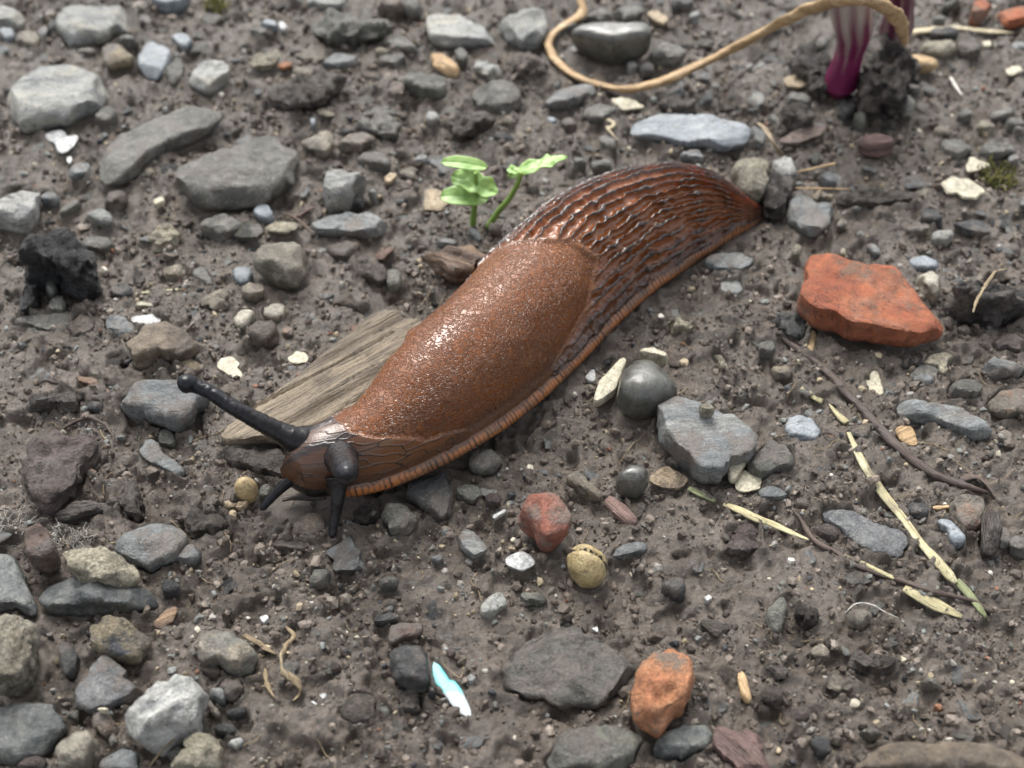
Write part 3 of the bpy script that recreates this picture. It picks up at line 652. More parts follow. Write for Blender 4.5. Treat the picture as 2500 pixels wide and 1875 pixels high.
('20','clod',.45,'990,1050 1030,860 1120,870 1180,1020 1190,1150 1100,1190 990,1140',None,{}),
('20','slate',.6,'950,1440 1010,1340 1150,1220 1280,1200 1440,1220 1550,1320 1520,1420 1380,1530 1250,1575 1080,1550','grey oval stone with pale specks overlapping a smaller grey one',{'e':.45}),
('20','slate',.35,'1500,1420 1580,1370 1660,1440 1640,1530 1540,1550 1440,1530',None,{}),
('20','clod',.4,'1510,1180 1620,1070 1800,1100 1880,1200 1800,1310 1620,1320',None,{}),
('20','seed',.58,'1927,905 1957,832 2030,803 2103,832 2133,905 2103,978 2030,1008 1957,978','round yellow seed ball beside the slug\'s head',{}),
('20','cream',.25,'1880,1020 1960,1000 2050,1030 2010,1120 1900,1090','cream crumb below the round yellow seed ball',{'m':'leaf','r':.2}),
('20','cream',.2,'1870,1110 1920,1100 2000,1140 1960,1220 1900,1180','lower cream crumb a little away from the round yellow seed ball',{'m':'leaf','r':.2}),
('20','rbrick',.7,'170,1220 300,1180 380,1270 480,1430 500,1530 420,1600 270,1570 230,1450','brown-red stone among white mould threads',{'m':'rust2'}),
('20','brown',.25,'700,790 740,750 800,790 790,840 730,820',None,{'m':'rust'}),
('30','grey',.55,'300,230 360,140 560,80 1000,120 1200,120 1320,180 1320,240 1220,330 1100,350 700,350 340,350','dark grey slab carrying a cream flaking sheet',{'m':'slate2','e':.4}),
('20','cream',.42,'500,1430 700,1380 820,1390 1000,1500 1150,1620 1140,1710 860,1730 740,1720 580,1600','cream flaking sheet lying on the dark grey slab',{'e':.25,'z':.25}),
('20','slate',.5,'-60,1440 120,1480 180,1560 320,1940 250,1980 150,1890 -60,1950','blue-grey slab next to the white mould threads and the porous pale stone',{'m':'slate2'}),
('20','grey',.3,'720,1300 800,1250 890,1310 850,1360 760,1360',None,{'m':'brown'}),
('30','cream',1.0,'-80,360 140,320 200,390 270,460 300,640 250,870 150,1000 -80,1060','porous pale stone with rough pits beside the ochre conglomerate',{'m':'cream3','r':.1}),
('30','ochre',.75,'730,560 740,440 900,400 1060,420 1200,540 1230,640 1180,760 1080,770 940,720 760,670','ochre conglomerate stone with blue-grey patches',{'m':'ochre2'}),
('30','pale',.45,'560,1060 720,920 760,810 840,730 940,760 1050,860 1010,910 1190,1040 1150,1100 960,1140 880,1180 760,1200 660,1140','grey arrowhead-shaped stone touching the white quartz lump',{'m':'grey2','e':.22}),
('30','quartz',1.0,'1030,1260 1230,1050 1450,900 1500,800 1560,770 1640,850 1720,960 1650,1080 1650,1300 1450,1420 1300,1510 1180,1490 1100,1400','white quartz lump streaked with grey beside two small round pebbles',{}),
('30','dark',.5,'-80,1140 200,1090 450,1080 560,1290 430,1500 350,1560 150,1620 -80,1570','broad mottled dark slate disc beside the beige pebble',{'e':.22,'m':'slate2'}),
('30','tan',.9,'490,1460 600,1340 720,1330 780,1420 760,1560 720,1680 500,1680','beige rounded pebble standing beside the mottled slate disc',{'m':'tan2','e':.7}),
('30','brown',.6,'750,1210 850,1180 960,1290 940,1420 880,1440 800,1350','brown ridged pebble between the quartz lump and the beige pebble',{}),
('30','ochre',.8,'1510,1450 1680,1310 1760,1350 1840,1480 1820,1700 1400,1700 1390,1580 1530,1520','lumpy cream and ochre stone below the white quartz lump',{'m':'cream'}),
('30','grey',.4,'1390,1500 1480,1470 1520,1520 1460,1600 1390,1580',None,{}),
('30','grey',.45,'1800,960 1880,880 1990,920 2020,1030 1960,1110 1860,1090','round brownish pebble overlapping a small grey one beside the quartz',{'m':'brown','e':.8,'f':1}),
('30','slate',.4,'1720,1030 1800,975 1880,1000 1860,1130 1780,1120','small grey pebble overlapping the round brownish one beside the quartz',{'e':.7}),
('30','brown',.3,'1640,810 1760,780 1840,850 1760,920 1680,880',None,{}),
('30','pale',.25,'1870,1460 1990,1390 2020,1430 1950,1510',None,{}),
('30','tan',.7,'1610,560 1700,510 1870,510 2020,600 2130,760 2120,830 1950,880 1800,790 1680,780 1640,700','half grey, half beige stone above the white quartz lump',{'m':'olive2'}),
('30','olive',.4,'450,600 540,580 650,720 600,930 570,960 500,800',None,{'m':'dark'}),
('30','dark',.3,'1330,100 1380,80 1470,140 1480,220 1350,240',None,{}),
('30','slate',.4,'820,1600 1000,1490 1140,1520 1150,1690 850,1690',None,{}),
('30','brown',.25,'490,1130 560,1090 600,1140 530,1190',None,{}),
('30','olive',.3,'540,1210 660,1160 640,1270 570,1260',None,{}),
('30','dark',.3,'1760,1300 1900,1280 1960,1340 1900,1390 1780,1370',None,{}),
('30','dark',.3,'1860,1190 2020,1150 2060,1180 1900,1260',None,{}),
('30','rust',.25,'1700,1060 1760,1130 1840,1220 1790,1260 1720,1180',None,{}),
('30','leaf',.1,'1250,480 1400,330 1480,310 1440,450 1340,510',None,{'m':'bark'}),
('30','shell',.15,'800,1180 850,1160 915,1180 890,1200 830,1200',None,{'z':.4}),
('30','slate',.2,'380,560 430,530 440,580 400,590',None,{}),
('30','tan',.4,'130,1620 370,1560 380,1690 130,1690',None,{'m':'redclod'}),
# --- lower middle
('31','dark',.85,'1180,790 1230,620 1310,590 1470,660 1500,800 1500,1030 1440,1010 1330,1000 1250,950','upright dark grey wedge stone beside the turquoise shard',{}),
('31','white',.11,'1540,770 1555,740 1600,790 1615,850 1650,920 1730,940 1790,1030 1840,1140 1890,1285 1780,1220 1700,1140 1650,1070 1600,1000 1555,940','knife-shaped white shard with a turquoise end',{'m':'teal'}),
('31','olive',.3,'780,1180 860,1030 1060,1000 1070,1130 1080,1270 900,1310 800,1240',None,{'m':'clod'}),
('31','pale',.2,'1900,380 2000,230 2150,170 2170,290 2060,380 1960,400','pale blue-grey leaf-shaped chip above the half-sunk slab',{}),
('31','rbrick',.2,'1170,650 1190,460 1480,455 1440,560 1300,590 1230,620','rusty brown flat chip behind the dark wedge stone',{'e':.2,'m':'rust2'}),
('31','dark',.2,'1010,450 1170,380 1300,380 1290,430 1100,470',None,{}),
('31','olive',.3,'520,160 560,20 700,10 680,120 600,175',None,{}),
('31','olive',.3,'1080,130 1160,60 1280,100 1250,150 1150,170',None,{}),
('31','white',.15,'110,420 180,390 195,430 150,485',None,{}),
('31','white',.12,'525,285 565,280 560,320 535,320',None,{}),
('31','white',.12,'600,1060 655,1040 685,1075 640,1105',None,{}),
('31','white',.1,'520,1125 560,1100 605,1150 570,1150',None,{}),
('31','pale',.2,'1800,930 1860,870 1920,910 1870,980',None,{}),
('31','pale',.15,'1940,850 1980,830 2020,860 1990,895',None,{}),
('31','grey',.3,'1090,1200 1140,1120 1210,1190 1160,1260',None,{'m':'olive'}),
('31','clod',.35,'1260,1060 1360,1000 1460,1040 1470,1180 1340,1220 1270,1160',None,{}),
('32','grey',.45,'150,750 250,560 480,470 900,560 1150,700 1250,800 1170,920 1100,1050 1000,1140 800,1175 500,1100 200,1000 70,930','wide half-sunk grey slab smeared with mud next to the orange brick splinter',{'m':'muddy','e':.4,'r':.07}),
('32','obrick',.9,'1130,1170 1190,1000 1260,820 1390,660 1420,580 1500,590 1590,700 1640,820 1650,960 1610,1190 1500,1240 1420,1390 1300,1340 1180,1280','tall orange brick splinter leaning beside the wide half-sunk slab',{'f':3,'e':.28,'r':.06,'j':.06}),
('32','olive',.6,'450,1560 600,1340 760,1280 960,1280 1150,1320 1260,1420 1180,1560 1100,1690 450,1690','mottled olive stone half sunk below the wide muddy slab',{}),
('32','dark',.45,'1260,1500 1450,1340 1600,1280 1800,1300 1820,1380 1760,1500 1560,1580',None,{'m':'slate2'}),
('32','barkred',.3,'1800,1460 1900,1290 2050,1290 2220,1400 2300,1700 2050,1700','reddish fibrous bark slab below the orange brick splinter',{'gr':-50}),
('32','chip',.2,'2030,850 2060,830 2110,920 2150,1140 2120,1170 2050,1040','thin golden wood sliver standing in the mud beside the brick splinter',{'gr':-70}),
('32','dark',.4,'1390,170 1500,60 1570,80 1610,170 1590,260 1480,220',None,{}),
('32','white',.15,'1750,260 1800,225 1825,260 1780,300',None,{}),
('32','clod',.3,'1640,460 1720,430 1850,430 2010,480 1940,540 1800,560',None,{}),
('32','white',.1,'820,510 880,490 880,555',None,{}),
('32','brown',.25,'200,220 300,190 480,240 420,300 270,290',None,{'m':'olive'}),
# --- under the slug's head
('21','dark',.4,'1200,930 1400,850 1680,780 1700,950 1720,1080 1620,1190 1520,1100 1350,1000','dark grey stone under the slug\'s front fringe',{}),
('21','brown',.45,'1130,1150 1180,1020 1300,1040 1420,1180 1350,1270 1180,1280','brown-grey stone in front of the slug\'s fringe',{'m':'olive'}),
('21','soil',.3,'870,1160 960,1050 1080,1080 1100,1170 960,1200',None,{}),
('21','brown',.4,'350,1250 420,1160 520,1110 640,1140 680,1250 560,1330 400,1330','oval brown stone below the slug\'s mouth',{'e':.7}),
('21','dark',.35,'1810,700 1900,600 2050,590 2120,700 2040,780 1900,800',None,{'m':'olive'}),
('21','tan',.3,'1720,960 1780,880 1920,900 1960,960 1890,1040 1800,1010',None,{'m':'olive'}),
('21','grey',.25,'1980,1000 2030,940 2100,980 2100,1050 2000,1060',None,{'m':'redclod'}),
('21','slate',.25,'1740,1330 1800,1240 1920,1300 2020,1430 1900,1500 1790,1430',None,{}),
('21','slate',.2,'1520,1510 1600,1460 1640,1500 1590,1540',None,{}),
('21','white',.1,'2030,1160 2150,1085 2160,1110 2050,1190','white curl of shell beside the red brick cube',{}),
('21','darkbark',.15,'180,1370 340,1340 530,1400 530,1450 340,1410 200,1400','small blackened bark strip below the slug\'s feelers',{'gr':-10}),
('21','redclod',.3,'1760,1050 1810,1010 1840,1070 1800,1090',None,{}),
('21','olive',.2,'100,950 150,880 210,910 200,990 120,1000',None,{}),
# --- middle, right of slug
('22','rbrick',.9,'190,1060 270,990 430,950 560,980 620,1090 660,1200 600,1320 540,1390 430,1420 390,1330 340,1230 220,1180','red brick cube with a muddy top and clean red corner',{'f':3,'e':.3}),
('22','nut',.75,'620,1430 680,1360 760,1345 870,1390 940,1470 960,1560 920,1665 830,1710 730,1690 650,1570','yellow nutshell with dark cracks beside the red brick cube',{}),
('22','white',.12,'110,1500 250,1435 320,1480 370,1550 250,1615 120,1560','blue-white chalky chip beside the yellow nutshell',{}),
('22','leaf',.1,'135,1430 165,1390 205,1440',None,{}),
('22','smooth',.65,'1020,880 1040,800 1130,710 1220,700 1320,780 1280,900 1190,950 1080,930','smooth egg-shaped grey pebble beside a tan flake',{'e':.9}),
('22','leaf',.12,'1295,880 1340,780 1440,730 1560,800 1640,860 1570,940 1420,930','ragged tan flake beside the smooth egg-shaped pebble',{'m':'tan3'}),
('22','cream',.25,'590,830 640,765 790,840 880,930 900,1000 840,1030 790,960 680,890','bent bone-like cream chip between the brick cube and the egg-shaped pebble',{'m':'tan'}),
('F','pale',.85,'1415,870 1440,865 1480,868 1560,895 1640,945 1620,985 1580,1010 1560,1030 1525,1045 1490,1005 1450,970 1420,930','large angular grey slate block with a pale bit resting on it',{'m':'slate','e':.16,'f':1,'r':.03}),
('22','white',.25,'1950,740 2100,620 2160,610 2080,760 2000,900 1960,880','white splinter leaning on the angular slate block',{'m':'shell'}),
('F','shell',.1,'1585,1055 1603,1015 1645,1035 1640,1060 1600,1068','speckled cream flake beside the white splinter',{}),
('F','grey',.5,'1615,985 1660,945 1720,965 1715,1005 1660,1030 1620,1015','rounded olive-grey stone behind the white splinter',{'m':'olive'}),
('22','tan',.18,'1690,230 1780,210 1860,240 1830,290 1740,280','small cream bit resting on the angular slate block',{'m':'cream','z':.8}),
('22','dark',.2,'1420,670 1500,640 1560,690 1550,750 1480,720',None,{}),
('22','slate',.15,'940,1500 1100,1380 1300,1350 1290,1420 1000,1510',None,{}),
('22','redclod',.12,'1930,1240 2100,1180 2230,1200 2230,1440 1950,1450',None,{'e':.5}),
('22','darkbark',.15,'920,1020 990,1000 1180,1180 1190,1240 1120,1240','fibrous dark root shred beside the red brick cube',{'gr':-50,'m':'barkred'}),
('23','blue',.25,'220,440 240,340 360,310 450,340 530,470 470,540 370,530 230,480','flat light blue-grey pebble between the slate block and the straw',{}),
('23','slate',.4,'1140,270 1190,180 1300,190 1500,230 1700,280 1790,360 1850,400 1950,520 1900,550 1780,460 1600,410 1400,340 1240,310','long jagged slate splinter right of the dark twig',{}),
('23','tan',.5,'1560,110 1600,20 1750,0 1850,50 1890,110 1750,180 1620,195',None,{'m':'olive'}),
('23','grey',.4,'1250,0 1460,-20 1470,50 1400,85 1280,30',None,{'m':'slate'}),
('23','rust',.4,'1910,190 2000,100 2230,60 2230,330 2070,340 1930,280','flat grey stone with an orange stain beyond the jagged slate splinter',{}),
('23','tan',.2,'1690,250 1750,225 1820,260 1790,295 1710,280',None,{}),
('23','leaf',.15,'1130,430 1180,400 1280,410 1330,570 1250,580 1180,530','crumbly tan chip touching the long dark twig',{'m':'chip'}),
('23','tan',.2,'1980,450 2060,410 2120,510 2070,560 1990,520',None,{}),
('23','slate',.3,'540,1090 590,1050 700,1060 800,1110 900,1180 1050,1240 1220,1330 1230,1420 1180,1490 1060,1510 980,1490 800,1370 680,1260 560,1160','large flat tongue-shaped dark slate between the two straws',{'m':'grey2'}),
('23','rust',.3,'480,1240 560,1190 640,1230 680,1310 620,1370 540,1310',None,{'m':'redclod'}),
('23','dark',.3,'1220,1090 1250,1030 1350,1010 1410,1060 1400,1130 1350,1190 1260,1150',None,{}),
('23','blue',.35,'1440,1150 1530,1130 1650,1250 1720,1370 1650,1420 1590,1380 1560,1270',None,{}),
('23','tan',.5,'1590,1000 1650,940 1800,940 1880,1040 1860,1130 1820,1280 1700,1250 1620,1130',None,{'m':'rust'}),
('23','darkbark',.5,'1870,1090 1990,1090 1985,1300 1960,1470 1850,1480 1860,1300','upright dark brown wood stub beyond the pale straw',{'gr':85,'e':.7}),
('23','grey',.35,'1990,1230 2060,1230 2090,1380 2000,1420',None,{}),
('23','grey',.35,'2080,1290 2230,1330 2230,1480 2100,1420',None,{}),
('23','brown',.25,'300,1030 370,1000 460,1050 400,1090 320,1080',None,{}),
('23','slate',.2,'10,930 100,890 290,970 180,1010 20,1000',None,{}),
('23','brown',.25,'440,900 540,870 610,930 460,980',None,{}),
('23','chip',.12,'1410,1080 1590,1050 1680,1060 1590,1090 1480,1115',None,{'gr':8}),
('23','shell',.08,'960,1570 1060,1550 1090,1575 1000,1585',None,{}),
('23','rust',.2,'530,490 600,460 640,510 610,570 560,540',None,{'m':'obrick2'}),
('23','grey',.2,'900,470 960,440 1020,480 980,510 920,500',None,{}),
('33','brown',1.3,'780,1740 840,1570 950,1480 1200,1430 1500,1420 2000,1490 2300,1580 2330,1800 1500,1850','large rounded tan-brown boulder-like stone beyond the loose straw end',{'m':'brown2','e':.6,'f':1}),
('33','olive',.3,'60,380 190,210 250,260 230,400 160,600 90,540',None,{}),
('33','ochre',.35,'730,380 800,320 920,360 930,460 860,510 760,460',None,{'m':'rust'}),
('33','brown',.3,'440,680 520,610 600,680 590,760 480,780',None,{'m':'tan'}),
('33','olive',.3,'1340,960 1400,900 1500,930 1520,980 1420,1000',None,{}),
('33','dark',.35,'430,1400 510,1370 610,1420 600,1540 530,1560 450,1480',None,{}),
('33','shell',.1,'1170,720 1240,770 1190,800',None,{}),
('33','obrick',.12,'1455,1130 1490,1110 1550,1180 1500,1190',None,{}),
('33','soil',.3,'330,300 430,270 500,350 480,470 400,480 350,390',None,{}),
('33','clod',.35,'700,760 850,690 1100,720 1180,790 1050,860 800,850',None,{}),
('33','clod',.35,'30,820 120,780 260,850 220,930 90,900',None,{}),
('33','clod',.35,'30,1010 150,960 260,1020 230,1130 100,1140',None,{}),
('33','tan',.3,'250,1200 320,1130 430,1190 420,1290 300,1310',None,{'m':'redclod'}),
('33','grey',.35,'840,1330 950,1310 1040,1380 940,1420',None,{'m':'olive'}),
]
MAT['brown2'] = rock('tan_brown_stone', '6e5c48', '8b775c', 'a08b6c', speck='b9a888', pat=0.8, fine=0.035, mud=0.68)
MAT['tan2'] = rock('olive_tan_stone', '7c7460', '948b74', 'a79e86', speck='c0b8a0', pat=0.7, mud=0.66)
MAT['tan3'] = rock('speckled_tan', '9a8058', 'b89c72', '6f5a3e', speck='d4be94', pat=0.35, mud=0.64)
MAT['cream2'] = rock('beige_stone', 'a39880', 'b8ae94', 'c6bda4', speck='d8d0b8', pat=0.6, bump=0.015, mud=0.66)
MAT['cream3'] = rock('pitted_stone', '8f8468', 'b8ab8c', 'd2c8ac', speck='e6dfca', pat=0.35, bump=0.07, fine=0.08, mud=0.62)
MAT['obrick2'] = rock('orange_bit', '8d5433', 'a26a42', '7a4a30', speck='c08a5e', pat=0.3)
MAT['dark2'] = rock('dark_clod', '322d2b', '453f3b', '5a534d', speck='807970', pat=0.5, bump=0.07)
MAT['twotone'] = rock('blue_brown_stone', '6f787c', '84898a', '77634a', speck='b8b09c', stretch=(0.4, 1, 1.6), pat=0.7)
MAT['rust2'] = rock('brown_red_stone', '5f4436', '7a5c4b', '8d7460', speck='a48c78', pat=0.5, rough=(0.3, 0.6))
MAT['slate2'] = rock('mottled_slate', '4c5356', '626867', '787b73', speck='a5a593', pat=0.4, rough=(0.35, 0.6), bump=0.015, mud=0.64, fine=0.07)
MAT['grey2'] = rock('cool_grey_rock', '63666a', '7a7d80', '8c8e8c', speck='b4b4ae', pat=0.4, bump=0.025)
MAT['olive2'] = rock('half_beige_stone', '76776c', '8b8a7c', 'b09f80', speck='c4bca4', pat=0.9)
MAT['ochre2'] = rock('conglomerate', '5c626c', 'a8956a', 'c0ae84', speck='ded2aa', pat=0.4, bump=0.06)
MAT['muddy'] = rock('muddy_slab', '4f4d46', '66635a', '7c7a70', speck='9a978b', pat=0.6, mud=0.48, rough=(0.3, 0.65))
_t = NT('turquoise_shard'); _v = _t.coords(randomise=False)
_sx = _t.n('ShaderNodeSeparateXYZ'); _t.l(_v, _sx.inputs[0])
_f = _t.math('ADD', _t.math('MULTIPLY', _sx.outputs[1], 100.0), _t.math('MULTIPLY', _t.noise(_v, 0.3, 3), 0.25))
_k = _t.ramp(_f, [(0.04, lin('9da3a6')), (0.10, lin('58a9ad'))])
_cr = _t.noise(_v, 0.12, 5, 0.7)
_k = _t.mix(_t.ramp(_cr, [(0.3, 1.0), (0.36, 0.0)]), _k, lin('8f8a80'))
_t.l(_k, _t.b.inputs['Base Color']); _t.b.inputs['Roughness'].default_value = 0.35
MAT['teal'] = _t.m

LM = [("slug's head", (760, 1130)), ("slug's tail tip", (1870, 500)), ('orange brick slab', (2130, 740)), ('purple onion', (2070, 150)),
 ('green seedlings', (1200, 480)), ('charcoal lump', (150, 640)), ('wood plank', (760, 900)), ('yellow seed ball', (599, 1187)),
 ('yellow nutshell', (1433, 1366)), ('turquoise shard', (1110, 1680)), ('orange brick splinter', (1610, 1670)), ('red brick cube', (1325, 1270)),
 ('dome-shaped pebble', (1570, 930)), ('long dark twig', (2150, 1010)), ('kinked dry stalk', (1400, 190)), ('white quartz lump', (415, 1720)),
 ('cream flaking sheet', (245, 1385)), ('boulder-like stone', (2300, 1840)), ('long slate slab', (1690, 320)), ('big rounded slab', (580, 410)),
 ('flat-topped pale slab', (240, 55)), ('streaked grey block', (150, 230)), ('blue-topped brown stone', (390, 980)), ('dark wedge stone', (995, 1620)),
 ('pitted mud slab', (140, 1150)), ('torn white-grey rock', (840, 450)), ('angular slate block', (1740, 1080)), ('wide half-sunk slab', (1400, 1620)),
 ('pale straw', (2200, 1250)), ('leaf-shaped cream scrap', (2350, 460)), ('fan-shaped slate', (1130, 70)), ('olive-grey block', (690, 640)),
 ('chunky tan-brown stone', (400, 840)), ('grey oval stone', (370, 1330)), ('white straw', (2350, 80)), ('reddish bark slab', (1810, 1840)),
 ('saddle-shaped grey stone', (1500, 95)), ('mottled slate disc', (70, 1790)), ('jagged slate splinter', (2300, 1030)), ('tongue-shaped slate', (2110, 1300))]
def near(px, py, n=2):
    r = sorted(LM, key=lambda l: (l[1][0] - px) ** 2 + (l[1][1] - py) ** 2)
    return ' and the '.join(k[0] for k in r[:n])

# ---------------------------------------------------------------- stones
def plan_outline(pts, h, base):
    y0, y1 = pts[:, 1].min(), pts[:, 1].max()
    z = base + h * (0.85 - 0.4 * (pts[:, 1] - y0) / (y1 - y0))
    return np.array([G(p[0], p[1], zz)[:2] for p, zz in zip(pts, z)])
def polar(poly, n):
    q = np.roll(poly, -1, 0); cr = poly[:, 0] * q[:, 1] - q[:, 0] * poly[:, 1]
    c = ((poly + q) * cr[:, None]).sum(0) / (3 * cr.sum())
    a = poly - c; b = q - c; e = b - a
    th = np.linspace(0, 2 * math.pi, n, endpoint=False); R = np.zeros(n)
    for i, t in enumerate(th):
        d = np.array((math.cos(t), math.sin(t)))
        den = d[0] * e[:, 1] - d[1] * e[:, 0]; den = np.where(abs(den) < 1e-9, 1e-9, den)
        rr = (a[:, 0] * e[:, 1] - a[:, 1] * e[:, 0]) / den
        uu = (a[:, 0] * d[1] - a[:, 1] * d[0]) / den
        ok = (rr > 0) & (uu >= -1e-6) & (uu <= 1 + 1e-6)
        R[i] = rr[ok].max() if ok.any() else 0
    bad = R <= 0
    if bad.any(): R[bad] = R[~bad].mean()
    k = max(1, n // 40)
    ker = np.hanning(2 * k + 3)[1:-1]; ker /= ker.sum()
    R = np.convolve(np.r_[R[-k:], R, R[:k]], ker, 'valid')
    return c, R
def star_solid(R, h, sink, e, rough, facets, seed, tilt=(0, 0), grain=None, bend=0.0, res=0.055):
    """closed rock: plan radius R(theta), height h above the ground and sink below it"""
    r_ = np.random.default_rng(seed); n = len(R); Rm = float(R.mean())
    ph = np.linspace(-math.pi / 2, math.pi / 2, 801); zc = (0.62 if e < 0.75 else 0.5) * h
    pr = np.abs(np.cos(ph)) ** np.where(ph > 0, e, max(e, 0.95))
    pz = np.where(ph > 0, zc + (h - zc) * np.abs(np.sin(ph)) ** e, zc - (zc + sink) * np.abs(np.sin(ph)) ** max(e, 0.95))
    s = np.r_[0, np.cumsum(np.hypot(np.diff(pr * Rm), np.diff(pz)))]
    m = int(np.clip(s[-1] / res, 9, 46))
    u = np.linspace(s[-1] * 0.12, s[-1], m)
    pr, pz = np.interp(u, s, pr), np.interp(u, s, pz); pr[-1] = 0.0
    th = np.linspace(0, 2 * math.pi, n, endpoint=False)
    x = pr[:, None] * R * np.cos(th); y = pr[:, None] * R * np.sin(th); z = np.repeat(pz[:, None], n, 1)
    up = sst(zc * 0.5, h, z)
    z = z + up * (tilt[0] * x + tilt[1] * y)
    if bend: z = z + bend * (pr[:, None] ** 2) * Rm * 0.35 * (0.6 + 0.4 * np.cos(2 * th + seed))
    p = np.stack([x, y, z - zc], -1)
    if facets > 1:                      # cleavage steps on the upper face
        tn = fbm2(x + seed, y, max(0.35, Rm * 0.9), 2, seed + 3) * 2.0
        ter = (np.floor(tn) + sst(0.45, 1.0, tn - np.floor(tn))) * min(0.045, 0.08 * h)
        ter = ter * sst(0.05, 0.5, pr)[:, None] + ter[-6:].mean() * (1 - sst(0.05, 0.5, pr)[:, None])
        p[..., 2] += ter * sst(zc + 0.3 * (h - zc), h, z)
    for k in range(facets * 2 + (2 if facets else 0)):
        az, el = r_.uniform(0, 2 * math.pi), math.radians(r_.uniform(8, 68))
        nv = np.array((math.cos(az) * math.cos(el), math.sin(az) * math.cos(el), math.sin(el)))
        dd = p @ nv; lim = dd.max() * r_.uniform(0.80, 0.96)
        p = p - np.clip(dd - lim, 0, None)[..., None] * nv * 0.96
    nz = np.gradient(-pr, u) * Rm; nr = np.gradient(pz, u); l = np.hypot(nz, nr) + 1e-9
    nx, nzz = (nr / l)[:, None], (nz / l)[:, None]
    amp = rough * min(1.0, Rm * 1.3 + 0.15)
    X, Y, Z = p[..., 0], p[..., 1], p[..., 2]
    if grain is not None:
        gx, gy = X * math.cos(grain) + Y * math.sin(grain), -X * math.sin(grain) + Y * math.cos(grain)
        d = fbm3(gx * 0.07, gy, Z, 0.2, 4, seed) * amp * 1.4 + fbm3(gx * 0.5, gy, Z, 0.6, 3, seed + 5) * amp * 0.7
    else:
        per = max(0.18, min(0.7, Rm * 0.7))
        d = fbm3(X, Y, Z, per, max(2, int(math.log2(per / 0.11)) + 1), seed, 0.6) * amp * 1.35
        if rough >= 0.1: d = d - np.abs(fbm3(X, Y, Z, per * 0.55, 3, seed + 9)) * amp * 0.7
    wp = sst(0.0, 0.42, pr)[:, None]; d = d * wp + (d[-4:].mean()) * (1 - wp)      # no spokes round the pole
    p[..., 0] += d * nx * np.cos(th); p[..., 1] += d * nx * np.sin(th); p[..., 2] += d * np.maximum(nzz, 0.15)
    p[-1] = p[-1].mean(0)
    p[..., 2] += zc
    v = p.reshape(-1, 3)
    q = grid_quads(m, n)
    c0 = len(v); v = np.concatenate([v, [[v[:n, 0].mean(), v[:n, 1].mean(), v[:n, 2].min()]]])
    j = np.arange(n)
    tr = np.stack([(j + 1) % n, j, np.full(n, c0)], -1)
    return v, q, tr
PLACED = []          # (cx, cy, theta-sampled radius, floor level, kind)
TRACED = []
for i, (fr, st, h, out, label, op) in enumerate(D):
    pts = P(fr, out)
    if st in ('slate', 'grey', 'pale', 'tan', 'brown', 'rust', 'dark', 'ochre', 'olive', 'blue', 'clod') and h < 1.2: h = h * 0.74
    base = op.get('z', 0.0)
    poly = plan_outline(pts, h, base)
    per = np.linalg.norm(np.roll(poly, -1, 0) - poly, axis=1).sum()
    n = int(np.clip(per / 0.05, 26, 130))
    c, R = polar(poly, n)
    if st not in ('seed', 'smooth', 'plank', 'nut', 'white'):
        ta = np.linspace(0, 2 * math.pi, n, endpoint=False)
        R = R * (1 + op.get('j', 0.03 if 'brick' in st else 0.07) * fbm2(np.cos(ta) * 2.2 + i, np.sin(ta) * 2.2, 1.0, 4, i, 0.65))
    TRACED.append((i, fr, st, h, label, op, pts.mean(0), c, R, base))
    if base == 0: PLACED.append((c[0], c[1], R, st))
# ---------------------------------------------------------------- slug: spine table (cm): s, x, y, lift, half width, height
SL = np.array([(-1.25,-3.94,-2.86,.62,.10,.30),(-1.18,-3.88,-2.84,.56,.30,.55),(-1.0,-3.73,-2.78,.50,.46,.85),(-.7,-3.50,-2.69,.46,.58,1.02),(-.35,-3.20,-2.57,.45,.66,1.10),
 (0,-2.91,-2.44,.45,.70,1.13),(.61,-2.49,-2.24,.45,.80,1.28),(1.22,-2.10,-1.93,.45,.92,1.47),(1.83,-1.74,-1.56,.45,1.05,1.69),(2.45,-1.41,-1.18,.43,1.15,1.85),
 (3.06,-1.09,-.78,.37,1.22,1.95),(3.67,-.77,-.37,.30,1.25,2.0),(4.28,-.47,.07,.21,1.29,2.07),(4.89,-.17,.54,.14,1.32,2.11),(5.5,.14,1.04,.06,1.34,2.14),
 (6.12,.48,1.55,.02,1.34,2.15),(6.73,.84,2.08,0,1.34,2.15),(7.34,1.25,2.62,0,1.34,2.14),(7.95,1.71,3.13,0,1.31,2.09),(8.56,2.23,3.59,0,1.25,1.99),
 (9.17,2.78,3.99,0,1.17,1.86),(9.79,3.35,4.34,0,1.06,1.7),(10.4,3.92,4.6,0,.91,1.45),(11.01,4.5,4.78,0,.65,1.04),(11.31,4.83,4.83,0,.45,.73),
 (11.62,5.15,4.92,0,.27,.43),(11.93,5.46,5.07,0,.10,.16)])
def slug_station(s):
    return [np.interp(s, SL[:, 0], SL[:, k]) for k in range(1, 6)]

